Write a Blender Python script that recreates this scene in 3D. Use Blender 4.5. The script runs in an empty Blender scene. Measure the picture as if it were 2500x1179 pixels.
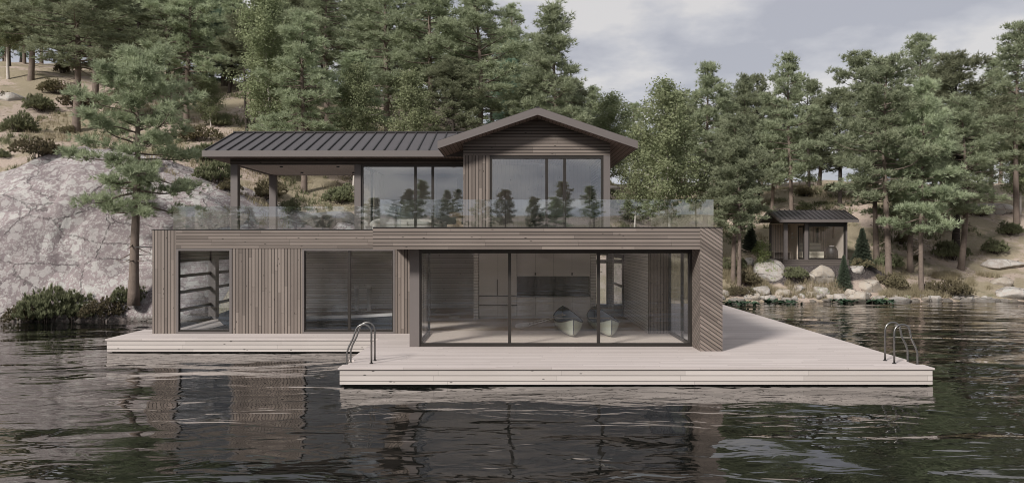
import bpy, bmesh, math, random
import numpy as np
from mathutils import Vector, Matrix, noise as mn

S = bpy.context.scene
COL = S.collection
random.seed(7)
F = 1850.0           # focal length in pixels of the 2500 px wide photograph
CX, CY, H = 1250.0, 589.5, 3.5

# ------------------------------------------------------------------ camera
cd = bpy.data.cameras.new('camera'); cam = bpy.data.objects.new('camera', cd); COL.objects.link(cam)
cd.sensor_width = 36; cd.lens = F/2500*36; cd.clip_end = 2000; cd.clip_start = .1
cam.location = (0, 0, H); cam.rotation_euler = (math.radians(90), 0, 0)
S.camera = cam

# ------------------------------------------------------------------ light
TO_SUN = Vector((-.50, -.62, .52)).normalized()
EL = math.asin(TO_SUN.z); AZ = math.atan2(TO_SUN.x, TO_SUN.y)
sd = bpy.data.lights.new('sun', 'SUN'); sun = bpy.data.objects.new('sun', sd); COL.objects.link(sun)
sd.energy = 3.1; sd.angle = math.radians(9); sd.color = (1, .95, .89)
sun.rotation_euler = TO_SUN.to_track_quat('Z', 'Y').to_euler()
sun.location = (0, 0, 60)

W = bpy.data.worlds.new('World'); S.world = W; W.use_nodes = True
nt = W.node_tree; nt.nodes.clear()
def wn(t, **k):
    n = nt.nodes.new(t)
    for a, b in k.items(): setattr(n, a, b)
    return n
sky = wn('ShaderNodeTexSky', sky_type='NISHITA', sun_disc=False, sun_elevation=EL, sun_rotation=AZ)
tc = wn('ShaderNodeTexCoord'); sx = wn('ShaderNodeSeparateXYZ'); nt.links.new(tc.outputs['Generated'], sx.inputs[0])
def wmath(op, a, b=None):
    n = wn('ShaderNodeMath', operation=op)
    for i, v in enumerate((a, b)):
        if v is None: continue
        if isinstance(v, (int, float)): n.inputs[i].default_value = v
        else: nt.links.new(v, n.inputs[i])
    return n.outputs[0]
zz = wmath('ADD', wmath('MAXIMUM', sx.outputs[2], 0), .22)
cb = wn('ShaderNodeCombineXYZ')
nt.links.new(wmath('DIVIDE', sx.outputs[0], zz), cb.inputs[0]); nt.links.new(wmath('DIVIDE', sx.outputs[1], zz), cb.inputs[1])
def wnoise(scale, det, off, rough=.5):
    m = wn('ShaderNodeMapping'); m.inputs['Location'].default_value = off; nt.links.new(cb.outputs[0], m.inputs[0])
    n = wn('ShaderNodeTexNoise'); n.inputs['Scale'].default_value = scale; n.inputs['Detail'].default_value = det
    n.inputs['Roughness'].default_value = rough; nt.links.new(m.outputs[0], n.inputs['Vector']); return n.outputs[0]
r1 = wn('ShaderNodeValToRGB'); nt.links.new(wnoise(2.1, 8, (3.3, 1.4, 0), .52), r1.inputs[0])
e = r1.color_ramp.elements
e[0].position = .42; e[0].color = (3.2, 3.22, 3.55, 1)
e[1].position = .575; e[1].color = (5.0, 4.83, 4.75, 1)
x = e.new(.5); x.color = (3.95, 3.93, 4.15, 1)
mx = wn('ShaderNodeMix', data_type='RGBA'); mx.inputs[0].default_value = .93
nt.links.new(sky.outputs[0], mx.inputs[6]); nt.links.new(r1.outputs[0], mx.inputs[7])
bg = wn('ShaderNodeBackground'); bg.inputs[1].default_value = .1
nt.links.new(mx.outputs[2], bg.inputs[0])
wo = wn('ShaderNodeOutputWorld'); nt.links.new(bg.outputs[0], wo.inputs[0])

S.view_settings.view_transform = 'Standard'; S.view_settings.look = 'None'
S.view_settings.exposure = .5; S.view_settings.gamma = 1
S.render.engine = 'CYCLES'
cy = S.cycles
cy.max_bounces = 14; cy.transparent_max_bounces = 24; cy.glossy_bounces = 5; cy.diffuse_bounces = 8
cy.use_denoising = True; cy.filter_width = 1.0; cy.denoising_prefilter = 'ACCURATE'; cy.caustics_reflective = False; cy.caustics_refractive = False

# ------------------------------------------------------------------ tagging and linking
def tag(o, label, cat, group=None, kind=None):
    if label: o['label'] = label
    if cat: o['category'] = cat
    if group: o['group'] = group
    if kind: o['kind'] = kind
    return o
def thing(name, label, cat, loc=(0, 0, 0), group=None):
    o = bpy.data.objects.new(name, None); COL.objects.link(o); o.location = loc
    o.empty_display_size = .2; o['org'] = list(loc)
    return tag(o, label, cat, group)
def org(o):
    return Vector(o['org']) if o is not None and 'org' in o else Vector((0, 0, 0))
def link(name, me, mat, parent=None, loc=None):
    """me is in world coordinates unless loc is given (then local to loc)"""
    o = bpy.data.objects.new(name, me); COL.objects.link(o)
    if mat: me.materials.append(mat)
    if parent is not None:
        o.parent = parent; o['org'] = list(org(parent))
        if loc is None: me.transform(Matrix.Translation(-org(parent)))
    elif loc is not None:
        o.location = loc; o['org'] = list(loc)
    return o
def cleanup():
    for o in bpy.data.objects:
        if 'org' in o: del o['org']

class MB:
    def __init__(s): s.v = []; s.f = []; s.sm = False
    def poly(s, pts, faces):
        b = len(s.v); s.v += [tuple(p) for p in pts]; s.f += [tuple(b+i for i in f) for f in faces]; return s
    def box(s, x0, x1, y0, y1, z0, z1):
        if x0 > x1: x0, x1 = x1, x0
        return s.poly([(x0,y0,z0),(x1,y0,z0),(x1,y1,z0),(x0,y1,z0),(x0,y0,z1),(x1,y0,z1),(x1,y1,z1),(x0,y1,z1)],
            [(3,2,1,0),(4,5,6,7),(0,1,5,4),(1,2,6,5),(2,3,7,6),(3,0,4,7)])
    def prism(s, prof, y0, y1, axis='y'):
        """prof = (x,z) polygon CCW seen from -y, extruded along y; axis 'x': prof=(y,z) extruded in x"""
        n = len(prof)
        if axis == 'y': pts = [(p[0], y0, p[1]) for p in prof]+[(p[0], y1, p[1]) for p in prof]
        elif axis == 'x': pts = [(y1, p[0], p[1]) for p in prof]+[(y0, p[0], p[1]) for p in prof]
        else: pts = [(p[0], p[1], y0) for p in prof]+[(p[0], p[1], y1) for p in prof]
        fs = [tuple(range(n)), tuple(range(2*n-1, n-1, -1))]
        fs += [((i+1)%n, i, n+i, n+(i+1)%n) for i in range(n)]
        return s.poly(pts, fs)
    def tube(s, pts, rad, sides=8, cap=True):
        pts = [Vector(p) for p in pts]; n = len(pts)
        if not hasattr(rad, '__len__'): rad = [rad]*n
        b = len(s.v); up = None
        for i, p in enumerate(pts):
            d = (pts[min(i+1, n-1)]-pts[max(i-1, 0)]).normalized()
            if up is None: up = d.orthogonal().normalized()
            up = (up-d*up.dot(d)).normalized(); w = d.cross(up)
            for k in range(sides):
                a = 2*math.pi*k/sides
                s.v.append(tuple(p+(up*math.cos(a)+w*math.sin(a))*rad[i]))
        for i in range(n-1):
            for k in range(sides):
                k2 = (k+1)%sides
                s.f.append((b+i*sides+k, b+i*sides+k2, b+(i+1)*sides+k2, b+(i+1)*sides+k))
        if cap:
            s.f.append(tuple(b+k for k in range(sides-1, -1, -1))); s.f.append(tuple(b+(n-1)*sides+k for k in range(sides)))
        return s
    def lathe(s, c, prof, sides=20):
        b = len(s.v); c = Vector(c)
        for r, z in prof:
            for k in range(sides):
                a = 2*math.pi*k/sides; s.v.append((c.x+r*math.cos(a), c.y+r*math.sin(a), c.z+z))
        for i in range(len(prof)-1):
            for k in range(sides):
                k2 = (k+1)%sides; s.f.append((b+i*sides+k, b+i*sides+k2, b+(i+1)*sides+k2, b+(i+1)*sides+k))
        s.f.append(tuple(b+k for k in range(sides-1, -1, -1))); s.f.append(tuple(b+(len(prof)-1)*sides+k for k in range(sides)))
        return s
    def mesh(s, name, smooth=False, bevel=0):
        me = bpy.data.meshes.new(name); me.from_pydata(s.v, [], s.f); me.update()
        if bevel:
            bm = bmesh.new(); bm.from_mesh(me); bmesh.ops.bevel(bm, geom=bm.edges[:], offset=bevel, segments=2, affect='EDGES', profile=.5)
            bm.to_mesh(me); bm.free()
        if smooth: me.polygons.foreach_set('use_smooth', [True]*len(me.polygons))
        return me
    def build(s, name, mat, parent=None, smooth=False, bevel=0, loc=None):
        return link(name, s.mesh(name, smooth, bevel), mat, parent, loc)
def B(name, mat, parent, *boxes, bevel=0):
    m = MB()
    for b in boxes: m.box(*b)
    return m.build(name, mat, parent, bevel=bevel)

# ------------------------------------------------------------------ materials
class NT:
    def __init__(s, name):
        s.m = bpy.data.materials.new(name); s.m.use_nodes = True; s.t = s.m.node_tree; s.t.nodes.clear()
    def n(s, t, ins=None, **k):
        x = s.t.nodes.new(t)
        for a, b in k.items(): setattr(x, a, b)
        for a, b in (ins or {}).items():
            if isinstance(b, bpy.types.NodeSocket): s.t.links.new(b, x.inputs[a])
            else: x.inputs[a].default_value = b
        return x
    def math(s, op, a, b=None, c=None):
        ins = {0: a}
        if b is not None: ins[1] = b
        if c is not None: ins[2] = c
        return s.n('ShaderNodeMath', ins, operation=op).outputs[0]
    def co(s): return s.n('ShaderNodeTexCoord').outputs['Object']
    def geo(s): return s.n('ShaderNodeNewGeometry').outputs['Position']
    def map(s, v, sc=(1,1,1), loc=(0,0,0), rot=(0,0,0)):
        return s.n('ShaderNodeMapping', {0: v, 'Location': loc, 'Rotation': rot, 'Scale': sc}).outputs[0]
    def noise(s, v, scale, det=4, rough=.5, dist=0):
        return s.n('ShaderNodeTexNoise', {'Vector': v, 'Scale': scale, 'Detail': det, 'Roughness': rough, 'Distortion': dist}).outputs[0]
    def vor(s, v, scale, feat='F1', out='Distance', rnd=1):
        return s.n('ShaderNodeTexVoronoi', {'Vector': v, 'Scale': scale, 'Randomness': rnd}, feature=feat).outputs[out]
    def ramp(s, f, stops):
        r = s.n('ShaderNodeValToRGB', {0: f}); e = r.color_ramp.elements
        while len(e) < len(stops): e.new(.5)
        for q, (p, c) in zip(e, stops):
            q.position = p
        for q, (p, c) in zip(e, stops):
            q.color = (c, c, c, 1) if isinstance(c, (int, float)) else (*c, 1)
        return r.outputs[0]
    def step(s, f, a, b): return s.n('ShaderNodeMapRange', {0: f, 1: a, 2: b}, interpolation_type='SMOOTHSTEP').outputs[0]
    def mix(s, f, a, b, blend='MIX'):
        def c(v): return (*v, 1) if isinstance(v, tuple) and len(v) == 3 else v
        return s.n('ShaderNodeMix', {0: f, 6: c(a), 7: c(b)}, data_type='RGBA', blend_type=blend).outputs[2]
    def bump(s, h, dist, strength=1):
        return s.n('ShaderNodeBump', {'Height': h, 'Distance': dist, 'Strength': strength}).outputs[0]
    def pbr(s, col, rough=.7, normal=None, metal=0, spec=.5, **k):
        if isinstance(col, tuple): col = (*col[:3], 1)
        ins = {'Base Color': col, 'Roughness': rough, 'Metallic': metal, 'Specular IOR Level': spec}
        if normal is not None: ins['Normal'] = normal
        ins.update(k)
        return s.n('ShaderNodeBsdfPrincipled', ins).outputs[0]
    def out(s, sh):
        s.n('ShaderNodeOutputMaterial', {0: sh}); return s.m

def simple(name, col, rough=.6, metal=0, var=.12, scale=3, bump=0, spec=.5):
    t = NT(name); c = t.co()
    n = t.noise(c, scale, 5, .6)
    a = tuple(v*(1-var) for v in col); b = tuple(min(1, v*(1+var)) for v in col)
    cc = t.mix(n, a, b)
    nm = t.bump(t.noise(c, scale*14, 3), bump) if bump else None
    return t.out(t.pbr(cc, t.math('ADD', rough-.06, t.math('MULTIPLY', n, .12)), nm, metal, spec))

def planks(name, a, b, period, light, dark, line=.012, length=2.6, lined=.16, rough=.75, knots=True, offset=0., grain=1., bumpd=.006):
    """boards: a = direction across the boards, b = along them"""
    t = NT(name); c = t.co()
    def dot(v): return t.n('ShaderNodeVectorMath', {0: c, 1: v}, operation='DOT_PRODUCT').outputs['Value']
    ta = t.math('ADD', t.math('DIVIDE', dot(a), period), offset+100); sb = dot(b)
    row = t.math('FLOOR', ta); fr = t.math('FRACT', ta)
    w1 = t.n('ShaderNodeTexWhiteNoise', {'W': row}, noise_dimensions='1D').outputs[0]
    j = t.math('ADD', t.math('DIVIDE', sb, length), t.math('MULTIPLY', w1, 7))
    ji = t.math('FLOOR', j); jf = t.math('FRACT', j)
    v2 = t.n('ShaderNodeCombineXYZ', {0: row, 1: ji}).outputs[0]
    w2 = t.n('ShaderNodeTexWhiteNoise', {'Vector': v2}, noise_dimensions='2D').outputs[0]
    g = t.noise(t.n('ShaderNodeCombineXYZ', {0: t.math('MULTIPLY', sb, 1.6), 1: t.math('MULTIPLY', ta, period*55), 2: t.math('MULTIPLY', row, 3.7)}).outputs[0], 1, 5, .6, .6)
    big = t.noise(c, .7, 3)
    f = t.math('ADD', t.math('MULTIPLY', w2, .62), t.math('MULTIPLY', t.math('ADD', g, big), .42*grain))
    f = t.math('SUBTRACT', f, .12)
    col = t.mix(t.math('MINIMUM', t.math('MAXIMUM', f, 0), 1), dark, light)
    if knots:
        kv = t.vor(t.n('ShaderNodeCombineXYZ', {0: t.math('MULTIPLY', sb, 2.2), 1: t.math('MULTIPLY', ta, .9), 2: t.math('MULTIPLY', row, .0)}).outputs[0], 1.0)
        col = t.mix(t.step(kv, .11, .05), col, tuple(v*.25 for v in dark))
    lw = line/period/2
    d = t.math('ABSOLUTE', t.math('SUBTRACT', fr, .5))
    ln = t.step(d, .5-lw*1.9, .5-lw*.8)
    d2 = t.math('ABSOLUTE', t.math('SUBTRACT', jf, .5))
    l2 = t.step(d2, .5-.0035/length*1.2, .5-.0035/length*.5)
    l = t.math('MAXIMUM', ln, t.math('MULTIPLY', l2, .75))
    col = t.mix(l, col, tuple(v*lined for v in dark))
    hgt = t.math('ADD', t.math('SUBTRACT', 1, ln), t.math('MULTIPLY', g, .12))
    return t.out(t.pbr(col, rough, t.bump(hgt, bumpd, .8), spec=.25))

X_, Y_, Z_ = (1,0,0), (0,1,0), (0,0,1)
M = {}
WL, WD = (.238,.2,.176), (.098,.081,.071)
M['wood_h'] = planks('weathered_boards_horizontal', Z_, (1,1,0), .101, WL, WD, line=.014)
M['wood_v'] = planks('weathered_boards_vertical', (1,1,0), Z_, .108, WL, WD, line=.014, length=3.2)
M['wood_diag'] = planks('weathered_boards_diagonal', (.573,.573,.819), (.819,.0,-.573), .092, WL, WD, line=.014)
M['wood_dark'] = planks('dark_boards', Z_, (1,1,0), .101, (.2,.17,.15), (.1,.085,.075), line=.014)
M['soffit'] = planks('soffit_boards', X_, Y_, .115, (.42,.32,.27), (.27,.2,.165), line=.01, length=4, knots=False)
M['ceiling'] = planks('ceiling_boards', X_, Y_, .1, (.84,.75,.68), (.74,.65,.58), line=.003, length=4, knots=False)
M['white_boards'] = planks('white_boards', Z_, (1,1,0), .115, (.84,.82,.8), (.74,.71,.69), line=.01, lined=.3)
M['bed_wall'] = planks('washed_panelling', (1,1,0), Z_, .15, (.84,.78,.71), (.74,.67,.6), line=.004, lined=.6)
M['deck'] = planks('deck_boards', Y_, X_, .12, (.61,.55,.525), (.42,.37,.35), line=.013, lined=.3, length=3.6, grain=1.25, rough=.8, knots=False)
M['deck_side'] = planks('deck_fascia_boards', Z_, (1,1,0), .132, (.57,.52,.49), (.39,.35,.325), line=.01, lined=.25, length=3, offset=.14)
M['floor'] = planks('interior_floor_boards', Y_, X_, .14, (.72,.62,.54), (.62,.53,.46), line=.004, lined=.6, rough=.45, knots=False)
M['frame'] = simple('bronze_frame', (.03,.026,.023), .45, .3, spec=.4)
M['trim'] = simple('grey_brown_trim', (.125,.108,.103), .6, 0, .05)
M['black'] = simple('black_metal', (.02,.018,.017), .5)
M['roof'] = simple('metal_roof', (.078,.07,.073), .42, .35, .05, 1.2)
M['seam'] = simple('roof_seam_metal', (.022,.02,.02), .5, .2)
M['steel'] = simple('brushed_steel', (.2,.195,.19), .33, .9, .05)
M['cab'] = simple('cabinet_lacquer', (.72,.69,.665), .5, 0, .03)
M['cabgap'] = simple('cabinet_gap', (.03,.028,.027), .6)
M['white'] = simple('white_paint', (.72,.7,.68), .4, 0, .03)
M['wallw'] = simple('white_wall', (.82,.8,.78), .7, 0, .03)
M['fabric'] = simple('cream_boucle', (.68,.63,.57), .95, 0, .1, 20, .01)
M['tan'] = simple('tan_leather', (.4,.29,.2), .6)
M['duvet'] = simple('brown_linen', (.09,.077,.07), .9, 0, .2, 9, .02)
M['linen'] = simple('white_linen', (.75,.73,.7), .9, 0, .05, 9)
M['hull'] = simple('green_grey_hull', (.42,.44,.37), .35, 0, .05)
M['lining'] = simple('pale_blue_grey_lining', (.55,.6,.68), .45, 0, .08)
M['gunwale'] = simple('dark_gunwale', (.05,.05,.055), .5)
M['paddle'] = simple('pale_paddle_wood', (.55,.5,.45), .5)
M['boat'] = simple('dark_blue_hull', (.055,.062,.075), .3)
M['concrete'] = simple('grey_stone', (.3,.27,.26), .85, 0, .2, 6, .02)
M['bench'] = planks('pale_bench_slats', Z_, X_, .085, (.85,.79,.66), (.76,.69,.56), line=.02, lined=.3, knots=False)
M['sauna_v'] = planks('sauna_light_boards', (1,1,0), Z_, .11, (.74,.64,.55), (.62,.53,.45), line=.012)
M['sauna_dark'] = planks('sauna_dark_boards', Z_, (1,1,0), .11, (.13,.11,.1), (.08,.068,.06), line=.012)
M['stove'] = simple('black_stove', (.018,.013,.011), .5)

def glass(name, refl, tint):
    t = NT(name)
    fc = t.n('ShaderNodeLayerWeight', {'Blend': .5}).outputs['Facing']
    f = t.math('MINIMUM', t.math('ADD', refl, t.math('MULTIPLY', t.math('POWER', fc, 4), .6)), 1)
    a = t.n('ShaderNodeBsdfTransparent', {0: (*tint, 1)}).outputs[0]
    b = t.n('ShaderNodeBsdfGlossy', {0: (.92,.95,1,1), 'Roughness': 0.0}).outputs[0]
    return t.out(t.n('ShaderNodeMixShader', {0: f, 1: a, 2: b}).outputs[0])
M['glass'] = glass('window_glass', .07, (.97,.98,.985))
M['glass_up'] = glass('upper_window_glass', .15, (.97,.98,.985))
M['rail'] = glass('railing_glass', .135, (.94,.96,.965))

# water
t = NT('lake_water'); c = t.geo()
n1 = t.noise(t.map(c, (.5,1,1)), .42, 1.5, .45, .5)
n2 = t.noise(t.map(c, (.55,1.2,1), (5,3,0)), 1.5, 2, .5, .7)
n3 = t.noise(t.map(c, (.8,1.5,1)), 5, 2, .5)
h = t.math('ADD', t.math('MULTIPLY', n1, .8), t.math('ADD', t.math('MULTIPLY', n2, .12), t.math('MULTIPLY', n3, .007)))
nm = t.bump(h, .24)
fc = t.n('ShaderNodeLayerWeight', {'Blend': .5, 'Normal': nm}).outputs['Facing']
fr = t.math('MINIMUM', t.math('ADD', .04, t.math('POWER', fc, 4.2)), .95)
d = t.n('ShaderNodeBsdfDiffuse', {0: (.006,.007,.006,1)}).outputs[0]
g = t.n('ShaderNodeBsdfGlossy', {0: (.95,.93,.92,1), 'Roughness': .015, 'Normal': nm}).outputs[0]
M['water'] = t.out(t.n('ShaderNodeMixShader', {0: fr, 1: d, 2: g}).outputs[0])

# ground
t = NT('dry_hillside_ground'); c = t.geo()
a = t.noise(c, .16, 5, .55, .4); b = t.noise(c, 1.3, 6, .65); fn = t.noise(c, 9, 4, .7); sp = t.vor(c, 2.4)
mask = t.step(t.math('ADD', a, t.math('MULTIPLY', t.math('SUBTRACT', b, .5), .35)), .47, .56)
grass_c = t.mix(fn, (.22,.185,.125), (.45,.39,.29))
grav_c = t.mix(fn, (.34,.27,.225), (.58,.485,.415))
col = t.mix(mask, grass_c, grav_c)
col = t.mix(t.math('MULTIPLY', t.step(sp, .22, .1), mask), col, (.1,.075,.06))
gm = t.step(t.noise(c, .5, 5, .6), .58, .68)
col = t.mix(t.math('MULTIPLY', gm, .5), col, (.1,.115,.055))
# dark gravel bed round the sauna cabin
pv = t.n('ShaderNodeVectorMath', {0: t.map(c, (.17,.36,0), (-18.4*.17, -48.2*.36, 0))}, operation='LENGTH').outputs['Value']
gb = t.step(t.math('ADD', pv, t.math('MULTIPLY', t.noise(c, .8, 3), .35)), 1.16, 1.1)
dk = t.mix(t.vor(c, 14), (.035,.03,.03), (.15,.13,.125))
col = t.mix(gb, col, dk)
M['ground'] = t.out(t.pbr(col, .95, t.bump(t.math('ADD', fn, b), .12), spec=.1))

def rockmat(name, base1, base2, lich, amount, moss=0., scale=1., pink=0):
    t = NT(name); g0 = t.geo(); c = t.map(g0, (scale,)*3)
    a = t.noise(c, .35, 5, .6, .6); b = t.noise(c, 2.6, 6, .65, .3); fn = t.noise(c, 14, 5, .7)
    base = t.mix(t.step(a, .35, .65), base1, base2)
    base = t.mix(t.math('MULTIPLY', t.step(b, .4, .7), .35), base, tuple(v*.6 for v in base2))
    base = t.mix(t.math('MULTIPLY', fn, .5), base, tuple(v*.45 for v in base1))
    # lichen: round blotches at several sizes, broken by noise, pale rims
    dv = t.n('ShaderNodeVectorMath', {0: c, 1: t.n('ShaderNodeVectorMath', {0: t.n('ShaderNodeTexNoise', {'Vector': c, 'Scale': 3.2, 'Detail': 4}).outputs['Color'], 1: (.45,.45,.45)}, operation='MULTIPLY').outputs[0]}, operation='ADD').outputs[0]
    v1 = t.vor(dv, 1.25, rnd=1); v2 = t.vor(dv, 4.2)
    cell = t.n('ShaderNodeTexVoronoi', {'Vector': t.map(t.n('ShaderNodeVectorMath', {0: c, 1: t.n('ShaderNodeVectorMath', {0: t.n('ShaderNodeTexNoise', {'Vector': c, 'Scale': .5, 'Detail': 3}).outputs['Color'], 1: (1.6,1.6,1.6)}, operation='MULTIPLY').outputs[0]}, operation='ADD').outputs[0], (.34,.5,.34), rot=(.2,.3,.6)), 'Scale': 1}).outputs['Color']
    cs = t.n('ShaderNodeSeparateXYZ', {0: cell}).outputs[0]
    m1 = t.math('MULTIPLY', t.step(t.math('ADD', v1, t.math('MULTIPLY', fn, .12)), .46, .40), t.step(a, .46-amount*.2, .54-amount*.2))
    m2 = t.math('MULTIPLY', t.step(t.math('ADD', v2, t.math('MULTIPLY', fn, .25)), .50, .44), t.step(b, .56-amount*.25, .60-amount*.25))
    m3 = t.step(t.math('ADD', t.math('MULTIPLY', b, .6), t.math('MULTIPLY', fn, .4)), .62-amount*.12, .66-amount*.12)
    lm = t.math('MULTIPLY', t.math('MAXIMUM', t.math('MAXIMUM', m1, m2), m3), t.math('ADD', .5, t.math('MULTIPLY', cs, .65)))
    lc = t.mix(t.noise(c, 7, 5, .7), tuple(v*.5 for v in lich), lich)
    base = t.mix(t.math('MULTIPLY', cs, .4), base, tuple(min(1, v*1.5) for v in base2))
    col = t.mix(t.math('MULTIPLY', lm, .88), base, lc)
    cr = t.vor(t.map(dv, (.2,.2,.33), rot=(.3,.5,.2)), 1, 'DISTANCE_TO_EDGE')
    crm = t.math('MULTIPLY', t.step(cr, .022, .0), t.step(b, .4, .55))
    col = t.mix(t.math('MULTIPLY', crm, .55), col, (.06,.05,.05))
    wz = t.n('ShaderNodeSeparateXYZ', {0: g0}).outputs[2]
    wet = t.step(t.math('ADD', wz, t.math('MULTIPLY', b, .25)), .42, .22)
    col = t.mix(t.math('MULTIPLY', wet, .7), col, (.07,.06,.05))
    if moss:
        nz = t.n('ShaderNodeSeparateXYZ', {0: t.n('ShaderNodeNewGeometry').outputs['Normal']}).outputs[2]
        mm = t.math('MULTIPLY', t.step(t.noise(c, 1.1, 6, .68), .62-moss*.1, .70-moss*.1), .8)
        col = t.mix(mm, col, t.mix(fn, (.1,.12,.05), (.25,.31,.12)))
    hh = t.math('ADD', t.math('MULTIPLY', b, .8), t.math('ADD', t.math('MULTIPLY', fn, .35), t.math('MULTIPLY', crm, -.5)))
    return t.out(t.pbr(col, .9, t.bump(hh, .09), spec=.2))
M['rock'] = rockmat('lichen_granite', (.185,.155,.16), (.31,.265,.265), (.6,.585,.56), .82, 0, 1.55)
M['boulder'] = rockmat('pale_boulder', (.34,.3,.27), (.44,.4,.365), (.6,.585,.55), .7, 0, 2.2)
M['boulder_moss'] = rockmat('mossy_boulder', (.33,.29,.265), (.42,.38,.35), (.6,.585,.55), .7, .7, 2.2)
M['boulder_tan'] = rockmat('tan_granite_boulder', (.35,.305,.255), (.45,.395,.335), (.55,.51,.46), .4, 0, 2.4)

def leafmat(name, c1, c2, c3, transl=.45, sc=1.1):
    t = NT(name); c = t.co()
    ri = t.n('ShaderNodeNewGeometry').outputs['Random Per Island']; ob = t.n('ShaderNodeObjectInfo').outputs['Random']
    col = t.mix(t.step(t.noise(c, sc, 3, .5), .35, .65), c1, c2)
    col = t.mix(t.math('MULTIPLY', t.math('POWER', ri, 2), .6), col, c3)
    hsv = t.n('ShaderNodeHueSaturation', {'Hue': t.math('ADD', .49, t.math('MULTIPLY', ob, .02)), 'Value': t.math('ADD', .8, t.math('MULTIPLY', ob, .4)), 'Color': col}).outputs[0]
    a = t.n('ShaderNodeBsdfDiffuse', {0: hsv}).outputs[0]; b = t.n('ShaderNodeBsdfTranslucent', {0: hsv}).outputs[0]
    return t.out(t.n('ShaderNodeMixShader', {0: transl, 1: a, 2: b}).outputs[0])
M['needle'] = leafmat('pine_needles', (0.255,0.292,0.190), (0.375,0.415,0.275), (0.500,0.545,0.385))
M['needle_dark'] = leafmat('dark_pine_needles', (0.190,0.210,0.135), (0.270,0.290,0.190), (0.370,0.390,0.260))
M['needle_blue'] = leafmat('blue_green_needles', (0.200,0.300,0.220), (0.280,0.380,0.280), (0.400,0.500,0.380))
M['spruce'] = leafmat('spruce_needles', (0.090,0.115,0.085), (0.130,0.160,0.115), (0.180,0.210,0.150))
M['birch_leaf'] = leafmat('birch_leaves', (.2,.235,.13), (.28,.31,.18), (.38,.41,.26), .4)
M['lime_leaf'] = leafmat('lime_leaves', (.2,.25,.1), (.28,.34,.14), (.36,.42,.2), .4)
M['shrub'] = leafmat('shrub_leaves', (0.150,0.135,0.085), (0.215,0.190,0.120), (0.300,0.260,0.170), .2, 3)
M['shrub_green'] = leafmat('green_shrub_leaves', (0.150,0.165,0.095), (0.220,0.235,0.140), (0.310,0.320,0.200), .25, 3)
M['dry'] = leafmat('dry_grass_blades', (.3,.26,.17), (.36,.32,.22), (.45,.4,.28), .3, 1)
M['lily'] = leafmat('lily_leaves', (0.040,0.070,0.045), (0.060,0.100,0.065), (0.100,0.150,0.100), .1, 3)
M['bark'] = simple('pine_bark', (.2,.16,.135), .95, 0, .4, 3, .04, spec=.1)
M['bark_dark'] = simple('dark_bark', (.06,.05,.044), .95, 0, .3, 3, .03, spec=.1)
M['bark_birch'] = simple('birch_bark', (.5,.46,.42), .85, 0, .3, 4, .01, spec=.1)
M['twig'] = simple('twig_bark', (.09,.07,.06), .9)

# ------------------------------------------------------------------ terrain
def lerp(pts, x):
    if x <= pts[0][0]: return pts[0][1]
    for (a, b), (c, d) in zip(pts, pts[1:]):
        if x <= c: return b+(d-b)*(x-a)/(c-a)
    return pts[-1][1]
def sstep(a, b, x):
    u = min(1, max(0, (x-a)/(b-a))); return u*u*(3-2*u)
SH = [(-400,33.6),(-14,34),(-10,36),(-2,37.5),(6,40),(11,44),(60,45.2),(400,60)]
PROF = [(-45,[(0,0),(3,2.5),(7,6.5),(11,9),(18,12.4),(28,16.5),(41,21),(60,25),(200,28)]),
        (-25,[(0,0),(3,2),(7,6.3),(11,8.7),(18,11.3),(28,15),(41,19),(60,22),(200,24)]),
        (-12,[(0,0),(2,2.6),(5,4.4),(10,6.3),(24,12.3),(40,17),(60,22),(200,27)]),
        (0,[(0,0),(3,2.6),(8,5),(22,10),(38,14),(60,18),(200,22)]),
        (12,[(0,0),(4,1.6),(7,2.2),(16,5.4),(31,9.0),(50,10.3),(200,12)]),
        (30,[(0,0),(3,1.2),(10,4),(15,6.2),(25,8.3),(40,9.8),(200,12)])]
def terr(x, y):
    ys = lerp(SH, x); d = y-ys
    if d < 0:
        z = -min(1.6, -d*.45)
        if y < -58:
            e = -58-y; z = max(z, -1.5) if e < 0 else min(9, e*.3)-.6+ .5*mn.noise((x*.1, y*.1, 5))
        elif y < -54: z = -1.6+(-54-y)*.25
        return z
    prof = PROF
    if x <= prof[0][0]: z = lerp(prof[0][1], d)
    elif x >= prof[-1][0]: z = lerp(prof[-1][1], d)
    else:
        for (xa, pa), (xb, pb) in zip(prof, prof[1:]):
            if x <= xb:
                u = sstep(0, 1, (x-xa)/(xb-xa)); z = lerp(pa, d)*(1-u)+lerp(pb, d)*u; break
    k = sstep(0, 6, d)
    z += k*(.9*mn.noise((x*.11, y*.11, 1))+.35*mn.noise((x*.33, y*.33, 2)))+sstep(0, 2, d)*.12*mn.noise((x*1.1, y*1.1, 3))
    r = math.hypot((x-18.9)/1.4, (y-48.9))
    w = 1-sstep(2.6, 4.2, r)
    return z*(1-w)+1.98*w
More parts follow.
